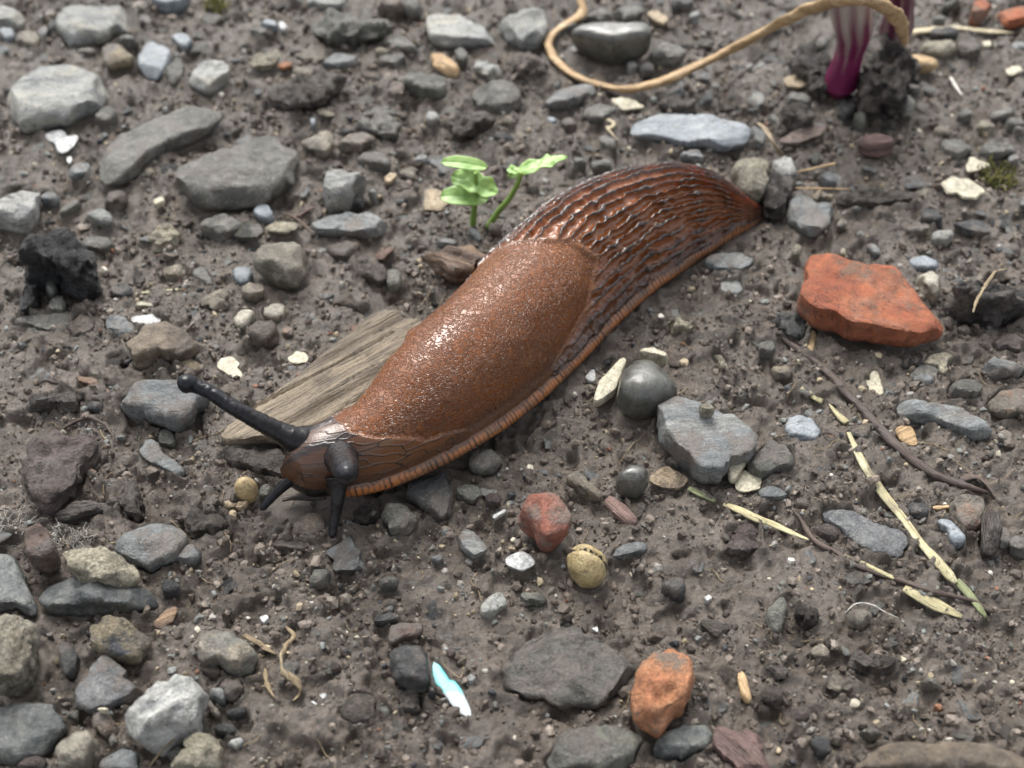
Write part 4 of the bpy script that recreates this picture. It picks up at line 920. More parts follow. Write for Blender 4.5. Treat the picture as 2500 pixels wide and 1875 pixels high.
# ---------------------------------------------------------------- ground
def ground_z(x, y):
    z = fbm2(x, y, 7.0, 2, 11) * 0.10
    z = z + fbm2(x, y, 1.6, 3, 21) * 0.085
    bil = np.abs(fbm2(x + 3, y, 0.75, 3, 31)); z = z + (0.35 - bil) * 0.10
    patch = sst(-0.05, 0.6, fbm2(x, y, 2.3, 2, 41))
    d1, d2, rid = worley2(x / 0.26 + 0.3 * vn2(x * 5, y * 5, 51), y / 0.26, 52)
    z = z + patch * (0.5 + rid) * np.clip(0.55 - d1, 0, 1) * 0.21
    d1, d2, rid = worley2(x / 0.6 + 0.35 * vn2(x * 3, y * 3, 61), y / 0.6 + 0.35 * vn2(x * 3 + 9, y * 3, 62), 63)
    z = z + (rid > 0.55) * np.clip(0.5 - d1, 0, 1) * 0.22 * sst(-0.3, 0.3, vn2(x * 0.6, y * 0.6, 64))
    z = z + fbm2(x, y, 0.22, 3, 71, 0.65) * 0.05
    pit = fbm2(x, y, 0.5, 3, 81); z = z - sst(0.3, 0.75, pit) * 0.17
    return z
def rad_ratio(x, y, cx, cy, R):
    dx, dy = x - cx, y - cy
    a = (np.arctan2(dy, dx) % (2 * math.pi)) / (2 * math.pi) * len(R)
    return np.hypot(dx, dy) / np.interp(a, np.arange(len(R) + 1), np.r_[R, R[:1]])
def axis(lo, hi, f, far, grow=1.22):
    mid = [lo]
    while mid[-1] < hi: mid.append(mid[-1] + f(mid[-1]))
    a = [mid[-1]]; st = f(hi)
    while a[-1] < far: st *= grow; a.append(a[-1] + st)
    b = [lo]; st = f(lo)
    while b[-1] > -far: st *= grow; b.append(b[-1] - st)
    return np.array(b[:0:-1] + mid + a[1:])
gx = axis(-14.5, 14.5, lambda v: 0.043, 3000)
gy = axis(-8.6, 14.6, lambda v: 0.034 + 0.0014 * max(0, v + 8), 3000)
GX, GY = np.meshgrid(gx, gy)
GZ = np.zeros_like(GX)
inn = (np.abs(GX) < 40) & (np.abs(GY) < 40)
GZ[inn] = ground_z(GX[inn], GY[inn])
GZ[~inn] = fbm2(GX[~inn], GY[~inn], 60.0, 2, 11) * 0.3
# hollow beside the onion
GZ -= 0.5 * np.exp(-(((GX - 7.2) / 2.0) ** 2 + ((GY - 12.0) / 1.3) ** 2))
for cx, cy, R, st in PLACED:
    rm = R.max() * 1.4
    i0, i1 = np.searchsorted(gx, (cx - rm, cx + rm)); j0, j1 = np.searchsorted(gy, (cy - rm, cy + rm))
    if i1 <= i0 or j1 <= j0: continue
    rr = rad_ratio(GX[j0:j1, i0:i1], GY[j0:j1, i0:i1], cx, cy, R)
    w = 1 - sst(0.82, 1.06, rr); g = GZ[j0:j1, i0:i1]
    lip = (0.075 + 0.075 * vn2(GX[j0:j1, i0:i1] * 1.7, GY[j0:j1, i0:i1] * 1.7, 91)) * np.exp(-((rr - 1.12) / 0.14) ** 2) if st not in ('shell', 'leaf', 'white', 'bleaf') else 0
    flat = -0.04 if st not in ('shell', 'leaf', 'white', 'bleaf') else -0.015
    GZ[j0:j1, i0:i1] = g * (1 - w) + flat * w + lip * (1 - w)
# the slug's sole presses the mud flat
ss_ = np.linspace(-1.2, 11.9, 120); cx_, cy_, lf_, w_, h_ = slug_station(ss_)
for a, b, l_, w0 in zip(cx_, cy_, lf_, w_):
    i0, i1 = np.searchsorted(gx, (a - 1.7, a + 1.7)); j0, j1 = np.searchsorted(gy, (b - 1.7, b + 1.7))
    d = np.hypot(GX[j0:j1, i0:i1] - a, GY[j0:j1, i0:i1] - b)
    cap = 0.0 + 0.25 * np.clip(d / max(w0, .1) - 0.95, 0, 1)
    GZ[j0:j1, i0:i1] = np.minimum(GZ[j0:j1, i0:i1], np.where(d < w0 * 1.35, cap, 9))
me = mesh_data('ground', np.stack([GX, GY, GZ], -1).reshape(-1, 3), grid_quads(len(gy), len(gx), wrap=False))
tag(link('ground', me, MAT['mud']), kind='structure', label='dark wet muddy earth with pressed-in grit')
def gz_at(x, y):
    x, y = np.asarray(x, float), np.asarray(y, float)
    i = np.clip(np.searchsorted(gx, x) - 1, 0, len(gx) - 2); j = np.clip(np.searchsorted(gy, y) - 1, 0, len(gy) - 2)
    fx = (x - gx[i]) / (gx[i + 1] - gx[i]); fy = (y - gy[j]) / (gy[j + 1] - gy[j])
    return (GZ[j, i] * (1 - fx) + GZ[j, i + 1] * fx) * (1 - fy) + (GZ[j + 1, i] * (1 - fx) + GZ[j + 1, i + 1] * fx) * fy

# ---------------------------------------------------------------- build the traced pieces
LABELS = {}
TONE = {'slate': 'blue-grey slate', 'grey': 'dull grey stone', 'pale': 'pale grey stone', 'blue': 'light blue-grey stone', 'tan': 'tan stone', 'brown': 'brown stone',
        'rust': 'rust-stained stone', 'dark': 'dark grey stone', 'ochre': 'ochre stone', 'olive': 'olive-grey stone', 'cream': 'cream stone', 'cream2': 'beige stone',
        'redclod': 'reddish-brown stone', 'obrick2': 'orange bit', 'slate2': 'dark slate', 'smooth': 'smooth grey stone', 'tan3': 'speckled tan stone'}
for i, fr, st, h, label, op, pc, c, R, base in TRACED:
    i = int(pc[0] * 7 + pc[1] * 13) % 9973
    mat, name, noun, cat, e, rough, fac, sink = STY[st]
    mat = op.get('m', mat); e = op.get('e', e); rough = op.get('r', rough); fac = op.get('f', fac)
    gr = op.get('gr'); r_ = np.random.default_rng(100 + i)
    rot = math.radians(gr) if gr is not None else r_.uniform(-0.9, 0.9)
    if mat == 'teal': rot = 0.0
    tilt = (0, 0) if st in ('shell', 'leaf', 'white', 'bleaf', 'seed', 'plank', 'nut') else (r_.uniform(-.09, .09), r_.uniform(-.14, .04))
    v, q, tr = star_solid(R, h, sink, e, rough, fac, 100 + i, tilt, math.radians(gr) if gr is not None else None, op.get('b', 0.0), 0.045 if R.mean() > .5 else 0.055)
    if st == 'nut':                         # crack along the shell and a bite
        ax = v[:, 0] * math.cos(-.6) + v[:, 1] * math.sin(-.6); ay = -v[:, 0] * math.sin(-.6) + v[:, 1] * math.cos(-.6)
        v[:, 2] -= 0.11 * np.exp(-((ay - 0.06 * np.sin(ax * 4) - .05) / 0.03) ** 2) * (v[:, 2] > .2)
        v[:, 2] -= 0.1 * np.exp(-(((v[:, 0] - .12) / .14) ** 2 + ((v[:, 1] - .5) / .14) ** 2))
    if op.get('k'):                         # long drying cracks of the plank
        ca, sa = math.cos(rot), math.sin(rot)
        al, ac = v[:, 0] * ca + v[:, 1] * sa, -v[:, 0] * sa + v[:, 1] * ca
        for k0, wd, dp in ((.42, .03, .08), (-.1, .025, .06), (.9, .03, .07), (-.6, .03, .07)):
            v[:, 2] -= (v[:, 2] > .25) * dp * np.exp(-((ac - k0 - 0.05 * np.sin(al * 1.3 + k0 * 9)) / wd) ** 2)
        v[:, 2] -= 0.25 * sst(2.6, 3.6, -al) * (v[:, 2] > 0.1)
    cr, sr = math.cos(-rot), math.sin(-rot)
    v = np.stack([v[:, 0] * cr - v[:, 1] * sr, v[:, 0] * sr + v[:, 1] * cr, v[:, 2]], -1)
    me = mesh_data(name, v, q, tr)
    if st == 'nut':                         # dark inside the crack
        me.materials.append(MAT['nut']); me.materials.append(MAT['soil'])
        pcn = np.zeros(len(me.polygons) * 3, np.float32); me.polygons.foreach_get('center', pcn); pcn = pcn.reshape(-1, 3) / CM
        gx_, gy_ = pcn[:, 0] * math.cos(rot) - pcn[:, 1] * math.sin(rot), pcn[:, 0] * math.sin(rot) + pcn[:, 1] * math.cos(rot)
        ax = gx_ * math.cos(-.6) + gy_ * math.sin(-.6); ay = -gx_ * math.sin(-.6) + gy_ * math.cos(-.6)
        cut = (np.abs(ay - 0.06 * np.sin(ax * 4) - .05) < .022) 
        me.polygons.foreach_set('material_index', (cut & (pcn[:, 2] > .15)).astype(np.int32))
    if st not in ('seed', 'smooth', 'nut', 'blue'): me.set_sharp_from_angle(angle=math.radians(48))
    o = link(name, me, MAT[mat], (c[0], c[1], base), rot)
    size = float(2 * R.mean())
    if label is None:
        word = 'small' if size < 0.75 else ('mid-sized' if size < 1.5 else 'large')
        asp = float(R.max() / R.min()); hr = h / size
        shape = 'flat ' if hr < 0.33 else ('chunky ' if hr > 0.62 else '')
        shape += 'elongated ' if asp > 2.2 else ('rounded ' if asp < 1.5 else 'angular ')
        noun2 = TONE.get(mat, noun) if cat in ('stone', 'pebble') else noun
        label = f'{word} {shape}{noun2} near the {near(pc[0], pc[1])}'
        if len(label.split()) > 15: label = f'{word} {shape}{noun2} near the {near(pc[0], pc[1], 1)}'
    o['label'] = label; LABELS.setdefault(label, []).append(o)
    tag(o, label, cat)
for label, objs in LABELS.items():
    if len(objs) in (2, 3):                   # told apart by size
        objs.sort(key=lambda o: -o.dimensions.x * o.dimensions.y)
        for o, wd0 in zip(objs, ('larger', 'smaller') if len(objs) == 2 else ('largest', 'middle-sized', 'smallest')):
            o['label'] = wd0 + ' ' + label.split(' ', 1)[1]
    elif len(objs) > 1:
        for o in objs: o['group'] = label.split(' near ')[0] + 's near the ' + label.split(' near the ')[1]

# ---------------------------------------------------------------- the slug
ns, nt, nb = 840, 344, 20
s = np.linspace(-1.24, 11.93, ns)
raw = slug_station(s); ker = np.hanning(61); ker /= ker.sum()
def smooth(a):
    p_ = np.r_[2 * a[0] - a[30:0:-1], a, 2 * a[-1] - a[-2:-32:-1]]
    return np.convolve(p_, ker, 'valid')
cx, cy, lf, wd, ht = [smooth(a) for a in raw]
endc = np.sqrt(np.clip((s - s[0]) / 0.35, 0, 1)) ; wd = np.maximum(wd, 0.03) * np.clip(endc, 0.03, 1); 
tx, ty = np.gradient(cx), np.gradient(cy); tl = np.hypot(tx, ty); tx, ty = tx / tl, ty / tl
nx, ny = -ty, tx                                   # towards the far side
S = s[:, None]; q = np.linspace(0, 1, nt)[None, :]
fq = 0.075
fr_ = (q < fq) | (q > 1 - fq)
tt = np.clip((q - fq) / (1 - 2 * fq), 0, 1) * math.pi
W, Hh = wd[:, None], ht[:, None]
headk = sst(-0.55, 0.0, S)                          # 0 at the head, 1 where the foot fringe begins
zg = np.minimum(0.25, Hh * 0.28)
co, si = np.cos(tt), np.sin(tt)
bx = -np.sign(co) * np.abs(co) ** 0.88 * W * 0.885
bz = zg + (Hh - zg) * np.abs(si) ** 0.86
f01 = np.where(q < 0.5, q / fq, (1 - q) / fq); f01 = np.clip(f01, 0, 1)
sgn = np.where(q < 0.5, -1.0, 1.0)
frx = sgn * W * (1.045 - 0.16 * f01 ** 1.4 - 0.10 * (1 - f01) ** 3)
frz = zg * f01
X = np.where(fr_, frx, bx); Z = np.where(fr_, frz, bz)
# body tapers under at the head
under = (1 - headk) * 0.2
X = X * (1 - under * (1 - np.clip(Z / np.maximum(zg * 2, 1e-3), 0, 1)))
PX = cx[:, None] + nx[:, None] * X; PY = cy[:, None] + ny[:, None] * X; PZ = lf[:, None] + Z
p = np.stack([PX, PY, PZ], -1)
du = np.gradient(p, axis=0); dv = np.gradient(p, axis=1)
nrm = np.cross(dv, du); nrm /= np.linalg.norm(nrm, axis=2)[..., None] + 1e-9
T = tt / math.pi + 0 * S; SS = S + 0 * tt
rear = np.interp(T.ravel(), [0, .05, .12, .25, .4, .5, .65, .8, .95, 1], [4.6, 5.2, 6.2, 6.9, 6.65, 6.3, 5.9, 5.5, 4.8, 4.5]).reshape(T.shape)
front = np.interp(T.ravel(), [0, .03, .1, .25, .4, .5, .7, .95, 1], [2.4, 2.2, 1.3, .7, .1, 0, 0, 1.0, 1.2]).reshape(T.shape)
wob = 0.06 * vn2(SS * 1.5, T * 14, 5)
mant = sst(-0.02, 0.10, SS - front + wob) * sst(-0.02, 0.10, rear - SS + wob) * sst(0.005, 0.03, T) * sst(0.005, 0.03, 1 - T)
tail = sst(0.0, 0.12, SS - rear) * (~fr_)
neck = (1 - mant) * (1 - tail) * (~fr_)
# longitudinal wrinkle rows of the tail
warp = 0.30 * vn3(PX * 1.3, PY * 1.3, PZ * 1.3, 3) + 0.13 * vn3(PX * 4, PY * 4, PZ * 4, 4)
vv = T * 19 + warp * 0.9 + 0.17 * vn3(PX * 8, PY * 8, PZ * 8, 14); row = np.floor(vv); fv = vv - row
ph = _h(row.astype(np.int64), np.zeros_like(row, np.int64), np.zeros_like(row, np.int64), 9)
cell = (SS + 0.12 * vn3(PX * 2.2, PY * 2.2, PZ * 2.2, 8)) / (0.75 + 0.55 * ph) + ph * 7
cid = np.floor(cell); fc = cell - cid
hh = _h(row.astype(np.int64), cid.astype(np.int64), np.zeros_like(row, np.int64), 10)
lens = np.clip(np.sin(math.pi * np.clip(fc, 0, 1)), 0, 1) ** 0.45
rid = np.clip(1 - (np.abs(2 * fv - 1) / (0.46 + 0.56 * lens)) ** 3.0, 0, 1) * (0.8 + 0.3 * hh)
edge = fbm3(PX, PY, PZ, 0.10, 2, 17)
tailamp = np.clip(W / 0.9, 0.25, 1.0)
dtail = (rid - 0.45) * 0.145 * tailamp + edge * 0.010
# reticulate skin of the neck
d1, d2, _ = worley2(SS * 2.0 + T * 9 + 0.3 * vn2(SS * 4, T * 30, 2), T * (W * 2.6) / 0.17, 33)
ret = sst(0.02, 0.10, d2 - d1)
dneck = (ret - 0.6) * 0.012
stri = np.cos(2 * math.pi * (SS + 0.035 * vn2(SS * 5, SS * 0, 3) + 0.012 * vn2(SS * 3, f01 * 4 + 0 * SS, 13)) / 0.105)
major = sst(-0.2, 0.5, vn2(SS * 9.3, SS * 0 + 4, 6))
line = sst(0.55 - 0.35 * major, 0.92, stri) * (0.6 + 0.4 * major)
fring = fr_ * headk
dfr = -line * 0.02 * fring
gran = fbm3(PX, PY, PZ, 0.4, 2, 77) * 0.012
disp = mant * (0.055 + gran) + tail * dtail + neck * dneck * (0.4 + 0.6 * headk) + dfr
# the breathing pore's fold on the far flank
disp = disp + 0.10 * np.exp(-(((SS - 2.55) / 0.30) ** 2 + ((T - 0.80) / 0.05) ** 2)) - 0.07 * np.exp(-(((SS - 2.75) / 0.22) ** 2 + ((T - 0.745) / 0.022) ** 2))
endfade = sst(s[0], s[0] + 0.3, SS) * sst(0, 0.3, 11.93 - SS)
p = p + nrm * (disp * endfade)[..., None]
# colour (pigment)
def mixc(a, b, f): return a * (1 - f[..., None]) + b * f[..., None]
n_lo = 0.5 + 0.5 * np.clip(fbm3(PX, PY, PZ, 1.6, 3, 61), -1, 1); n_hi = 0.5 + 0.5 * np.clip(fbm3(PX, PY, PZ, 0.12, 2, 62), -1, 1)
cm = mixc(np.array((0.15, 0.043, 0.007)), np.array((0.205, 0.064, 0.012)), n_lo)
cm = mixc(cm, np.array((0.22, 0.078, 0.02)), 0.35 * n_hi)
crest = sst(0.12, 0.62, rid)
ct = mixc(np.array((0.030, 0.020, 0.017)), np.array((0.19, 0.056, 0.012)), crest)
ct = mixc(ct, np.array((0.27, 0.115, 0.045)), 0.7 * sst(0.8, 1.02, rid) * n_hi)
cn = mixc(np.array((0.020, 0.014, 0.012)), np.array((0.20, 0.078, 0.026)), ret * (0.55 + 0.45 * n_lo))
dark = sst(0.9, -0.25, SS) * (0.62 + 0.32 * sst(0.65, 0.35, n_lo))
band = np.exp(-((T - 0.40) / 0.035) ** 2) + np.exp(-((T - 0.62) / 0.035) ** 2)
cn = mixc(cn, np.array((0.014, 0.011, 0.012)), np.clip(dark + 0.8 * band * sst(0.8, -0.2, SS) , 0, .92))
cf = mixc(mixc(np.array((0.20, 0.095, 0.045)), np.array((0.34, 0.125, 0.038)), sst(-0.5, 0.3, vn2(SS * 2.1, f01 * 3 + 0 * SS, 15))), np.array((0.016, 0.012, 0.011)), np.clip(line * 0.95, 0, 1))
cf = mixc(cf, np.array((0.05, 0.03, 0.022)), np.clip(sst(0.72, 0.95, f01 + 0.12 * vn2(SS * 6, SS * 0, 19)) * 0.75, 0, 1))
C = cm * mant[..., None] + ct * tail[..., None] + cn * neck[..., None]
C = np.where(fr_[..., None] & (headk[..., None] > 0.02), mixc(cn, cf, headk + 0 * T), C)
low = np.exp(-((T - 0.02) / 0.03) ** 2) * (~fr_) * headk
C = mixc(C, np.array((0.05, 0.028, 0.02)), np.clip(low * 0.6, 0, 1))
C = mixc(C, np.array((0.05, 0.035, 0.03)), 0.75 * sst(11.2, 11.9, SS))
# sole
b = np.linspace(1, 0, nb + 2)[1:-1][None, :]
e0, e1 = p[:, :1], p[:, -1:]
sole = e0 * (1 - b[..., None]) + e1 * b[..., None]
p = np.concatenate([p, sole], 1); M = nt + nb
C = np.concatenate([C, np.broadcast_to(np.array((0.30, 0.16, 0.08)), (ns, nb, 3))], 1)
mk_ = np.concatenate([mant, np.zeros((ns, nb))], 1)
V = [p.reshape(-1, 3)]; Q = [grid_quads(ns, M)[:, ::-1]]; Cc = [C.reshape(-1, 3)]; Mk = [mk_.ravel()]; TR = []
Gl = [np.full(ns * M + 2, 1.0)]
cnt = ns * M
V.append(np.array([p[0].mean(0), p[-1].mean(0)])); Cc.append(np.full((2, 3), 0.03)); Mk.append(np.zeros(2))
j = np.arange(M); jn = (j + 1) % M
TR.append(np.stack([j, jn, np.full(M, cnt)], -1)); TR.append(np.stack([jn + (ns - 1) * M, j + (ns - 1) * M, np.full(M, cnt + 1)], -1))
cnt += 2
def tentacle(path, rad, colr, coltip, knob):
    global cnt
    v, q_, tr = tube_geo(path, rad, n=28, step=0.02, up=(0.2, -0.3, 1))
    # round the tip
    k = np.arange(len(v) - 2) // 28; m = k.max() + 1
    f = (np.r_[k, 0, m - 1] / (m - 1))
    bumpn = fbm3(v[:, 0], v[:, 1], v[:, 2], 0.05, 2, 5)
    cen = v[:-2].reshape(m, 28, 3).mean(1); cen = np.concatenate([np.repeat(cen, 28, 0), cen[:1], cen[-1:]])
    v = cen + (v - cen) * (1 + 0.05 * bumpn * (f < 0.9))[:, None]
    c = np.array(colr) * (1 - f[:, None]) + np.array(coltip) * f[:, None]
    c = c * (0.8 + 0.4 * (bumpn[:, None] > 0.1))
    V.append(v); Q.append(q_ + cnt); TR.append(tr + cnt); Cc.append(c); Mk.append(np.zeros(len(v))); Gl.append(np.full(len(v), 0.4)); cnt += len(v)
def cp(x, y, z): a, b_ = src('C', x, y); return G(a, b_, z)
blk, blu = (0.013, 0.012, 0.014), (0.010, 0.011, 0.015)
# long eye tentacle reaching out to the side
tentacle([cp(560, 1010, 1.05), cp(510, 1000, 1.2), cp(455, 990, 1.36), cp(400, 962, 1.5), cp(330, 925, 1.7), cp(240, 876, 1.9), cp(165, 825, 2.05), cp(115, 803, 2.12), cp(95, 795, 2.16), cp(76, 794, 2.2), cp(60, 797, 2.22), cp(52, 799, 2.23), cp(49, 800, 2.235)],
         [.42, .31, .23, .175, .15, .135, .125, .125, .15, .165, .14, .08, .02], (0.014, 0.012, 0.012), blu, .18)
# the other eye tentacle points at the viewer
tentacle([cp(600, 1010, .95), cp(612, 1040, 1.15), cp(622, 1065, 1.4), cp(630, 1085, 1.65), cp(634, 1097, 1.85), cp(637, 1104, 1.98), cp(638, 1108, 2.06), cp(638, 1110, 2.10)],
         [.40, .33, .26, .225, .215, .18, .11, .02], (0.018, 0.014, 0.013), (0.02, 0.02, 0.023), .25)
# feelers
tentacle([cp(520, 1090, .85), cp(480, 1105, .80), cp(440, 1130, .68), cp(400, 1165, .52), cp(365, 1203, .36), cp(345, 1227, .26), cp(338, 1235, .23)], [.22, .15, .11, .09, .075, .06, .02], (0.014, 0.012, 0.012), blu, .1)
tentacle([cp(605, 1120, .95), cp(607, 1160, .82), cp(605, 1200, .70), cp(600, 1240, .52), cp(592, 1285, .34), cp(587, 1322, .2), cp(585, 1334, .16)], [.22, .15, .115, .10, .085, .07, .02], (0.014, 0.012, 0.012), blk, .1)
me = mesh_data('slug', np.concatenate(V), np.concatenate(Q), np.concatenate(TR), True, np.concatenate(Cc), {'mantle': np.concatenate(Mk), 'gloss': np.concatenate(Gl)})
tag(link('slug', me, MAT['slug']), 'glossy rust-brown slug with black tentacles crawling over a wood plank and mud', 'slug')
# ---------------------------------------------------------------- stalks, straws, twigs
def thread(name, frame, text, z, rad, mat, label, cat, n=10, flat=1.0, twist=0.0, rough=0.1, group=None, absolute=False, wig=0.0):
    """a stalk laid along a traced line; z is its height above the ground (one value or one per point)"""
    pts = P(frame, text) if isinstance(frame, str) else np.concatenate([P(f, t_) for f, t_ in zip(frame, text)])
    zz = np.broadcast_to(np.asarray(z, float), (len(pts),))
    path = []
    for (a, b_), z0 in zip(pts, zz):
        g = G(a, b_, z0)
        if not absolute: g = G(a, b_, z0 + max(-.05, float(gz_at(g[0], g[1])) * 0.6))
        path.append(g)
    path = np.array(path); c = path.mean(0); c[2] = path[:, 2].min()
    d = path[-1, :2] - path[0, :2]; ang = math.atan2(d[1], d[0])
    if name == 'straw': rad = np.asarray(rad) * 0.82
    if name == 'root': rad = np.asarray(rad) * 0.68; rough = 0.45
    v, q_, tr = tube_geo(path - c, rad, n, flat, twist, sum(map(ord, text if isinstance(text, str) else text[0])) % 97, rough)
    ca, sa = math.cos(-ang), math.sin(-ang)
    v = np.stack([v[:, 0] * ca - v[:, 1] * sa, v[:, 0] * sa + v[:, 1] * ca, v[:, 2]], -1)
    o = link(name, mesh_data(name, v, q_, tr), MAT[mat], c, ang)
    return tag(o, label, cat, group)
thread('dry_stalk', 'F', '1240,-20 1262,14 1256,34 1225,50 1197,68 1182,92 1195,125 1225,152 1262,174 1300,184 1350,196 1395,186 1440,174 1500,146 1560,116 1620,86 1680,52 1740,22 1800,4 1850,0 1895,6 1932,28 1950,60 1957,95',
       [.5, .3, .2, .2, .2, .15, .12, .12, .1, .1, .15, .25, .35, .6, .95, 1.4, 1.95, 2.6, 3.3, 3.65, 3.6, 3.1, 2.4, 1.6],
       [.1, .1, .12, .1, .09, .1, .12, .13, .1, .12, .15, .16, .19, .2, .19, .18, .17, .16, .14, .14, .15, .17, .16, .08], 'stalk',
       'long dry golden stalk, kinked at one end and arching over the onion', 'stalk', 14, .55, 1.2, .22, absolute=True)
thread('straw', '03', '1240,270 1350,255 1480,240 1640,225 1760,245 1950,262 2105,270', .1, [.14, .15, .12, .1, .11, .1, .06], 'paleroot', 'white flattened straw running behind the onion clump', 'straw', 10, .4)
thread('straw', ('23', '33'), ('750,460 870,720 1030,960 1180,1140 1350,1380 1500,1540', '1590,70 1640,130'), .09, [.05, .10, .11, .10, .09, .12, .13, .05], 'straw', 'long pale straw lying across the mud below the dark twig', 'straw', 10, .4)
thread('straw', '33', '1640,110 1720,190 1790,280 1850,360 1890,420', .05, [.1, .1, .09, .07, .04], 'greenstraw', 'muddy greenish grass end continuing the long pale straw', 'straw', 10, .35)
thread('straw', '23', '360,90 440,150 535,205', .06, [.05, .08, .09], 'straw', 'short yellow straw bit beside the dark twig, farthest along it', 'straw', 8, .4)
thread('straw', '23', '590,225 660,310 735,380', .06, [.02, .08, .09], 'straw', 'pointed yellow straw bit between the short bit and the long straw', 'straw', 8, .4)
thread('straw', ('22', '22'), ('1630,920 1720,965', '1850,1025'), .05, [.07, .08, .06], 'greenstraw', 'green grass end beside the angular slate block', 'straw', 8, .35)
thread('straw', ('22', '23'), ('1920,1050 2050,1100 2200,1175', '100,1205 250,1275 430,1350'), .06, [.05, .10, .10, .09, .07, .02], 'straw', 'tapering yellow grass blade between the slate block and the thin twig', 'straw', 8, .35)
thread('straw', ('23',), ('670,1445 900,1555 1130,1665',), .06, [.02, .05, .05], 'straw', 'narrow yellow grass blade beside the thin twig', 'straw', 8, .4)
thread('straw', '33', '1210,170 1330,235 1480,310 1690,410', .05, [.09, .15, .16, .05], 'straw', 'broad ribbed yellow grass blade crossed by the thin twig', 'straw', 10, .25)
thread('twig', ('13', '13', '23'), ('-60,1050 150,1210 300,1340', '520,1500 680,1659', '760,170 920,320 1060,490 1200,630 1350,740 1500,830 1700,900 1900,960'), .09, [.05, .06, .07, .08, .09, .09, .09, .1, .09, .09, .085, .08, .04], 'twig', 'long dark twig running diagonally over the mud below the orange brick slab', 'twig', 9, .9, 0, .25)
thread('leaf_scrap', '23', '1680,860 1740,820 1830,830 1900,900 1960,1010', .1, [.05, .1, .09, .12, .04], 'twig', 'dark curled leaf at the end of the long twig', 'leaf', 8, .3, 1.5, .2)
thread('twig', ('23', '33'), ('290,1100 360,1180 400,1260 450,1340 550,1410 650,1450', '850,10 1000,60 1200,120 1450,205 1600,235 1800,280 1900,365 2090,360'), .06, [.02, .04, .045, .05, .05, .04, .04, .04, .04, .06, .04, .04, .04, .02], 'twig', 'thin dark twig with a bead-like node crossing the yellow grass blades', 'twig', 8, 1, 0, .15)
thread('root', '31', '330,490 410,560 340,640 290,740 300,880 390,930 460,1000 440,1060 390,1100', .09, [.03, .07, .06, .07, .1, .11, .06, .04, .02], 'fibre', 'twisted dry brown root hooked in the mud beside the half beige stone', 'root', 8, .5, 3, .3)
thread('root', '31', '150,840 165,920 190,1000 240,1080', .07, [.04, .06, .06, .03], 'fibre', 'short dry brown root beside the twisted hooked root', 'root', 8, .5, 1, .3)
thread('root', '31', '-20,560 60,600 150,660 250,720', .08, [.04, .08, .08, .05], 'fibre', 'frayed tan root leading from the half beige stone to the hooked root', 'root', 8, .45, 1, .3)
thread('straw', '03', '250,1440 640,1350', [.35, .5], [.025, .03], 'stalk', 'short orange needle stuck beside the slug\'s tail tip, upper of two', 'straw', 6)
thread('straw', '03', '310,1555 520,1560 760,1562', [.3, .3, .25], [.02, .025, .015], 'stalk', 'lower thin needle beyond the slug\'s tail tip', 'straw', 6)
thread('straw', '10', '1120,905 1265,885', .04, [.04, .04], 'straw', 'bent yellow straw bit near the charcoal lump, closer to it than the other', 'straw', 6, .5)
thread('straw', '10', '1350,875 1530,865', .04, [.035, .03], 'straw', 'straight yellow straw bit farther from the charcoal lump', 'straw', 6, .5)
thread('straw', '30', '360,345 530,360 700,365', .06, [.03, .025, .02], 'fibre', 'thin tan stem along the edge of the dark grey slab', 'straw', 6)
thread('straw', '30', '1240,1640 1330,1520 1440,1420', [.05, .3, .5], [.02, .025, .02], 'fibre', 'thin tan stem leaning on the white quartz lump', 'straw', 6)
thread('twig', '21', '300,1020 420,990 560,1000 660,1005', .16, [.03, .06, .06, .03], 'darkbark', 'short dark twig lying below the slug\'s mouth', 'twig', 8)
thread('root', '13', '1780,1060 1810,960 1860,870 1960,720 2050,700', [.85, .95, 1., .95, .8], [.02, .05, .05, .04, .02], 'fibre', 'frayed tan root draped over the large dark soil clod', 'root', 7, .6)
thread('twig', '11', '430,270 500,220 570,190', .08, [.04, .05, .03], 'barkred', 'small reddish twig below the big rounded slab', 'twig', 7)
thread('twig', '11', '310,240 420,280 480,330 560,420', .06, [.03, .03, .03, .02], 'bark', 'thin brown twig beside the small reddish one', 'twig', 6)
thread('straw', '02', '960,985 1020,1020 990,1060 950,1050 1000,1110 1050,1165', .1, [.05, .06, .06, .05, .05, .02], 'paleroot', 'curled pale straw scrap in front of the tilted grey stone', 'straw', 8, .4, 1)
thread('twig', '02', '2201,520 2080,600 1980,680 1920,730', [.4, .25, .15, .1], [.03, .035, .03, .02], 'twig', 'thin dark root under the arch of the dry stalk', 'twig', 6)
thread('leaf_scrap', '03', '0,1015 60,1060 110,1150 160,1230 210,1300', [.5, .7, .75, .6, .35], [.04, .1, .13, .1, .04], 'leaf', 'curled tan leaf strip behind the slug\'s tail tip', 'leaf', 8, .25, 1.2, .2)
thread('straw', '03', '1595,640 1640,720 1685,785', .1, [.05, .06, .03], 'mould', 'short white straw sliver near the purple onion', 'straw', 7, .5)
thread('root', '31', '1620,780 1680,850 1770,920 1805,850 1795,820', .12, [.012, .014, .014, .012, .01], 'fibre', 'hair-thin looping root beside the turquoise shard', 'root', 5)
thread('root', '33', '720,380 790,310 850,290 960,310 1050,370 1165,420', .1, [.012, .016, .016, .014, .014, .01], 'mould', 'hair-thin pale root curling over a brown stone below the grass blades', 'root', 5)
thread('root', '20', '500,440 640,360 750,330 880,400 940,500 930,620', .06, [.03, .04, .05, .04, .03, .02], 'twig', 'dark arched root above the pitted mud slab', 'root', 6)

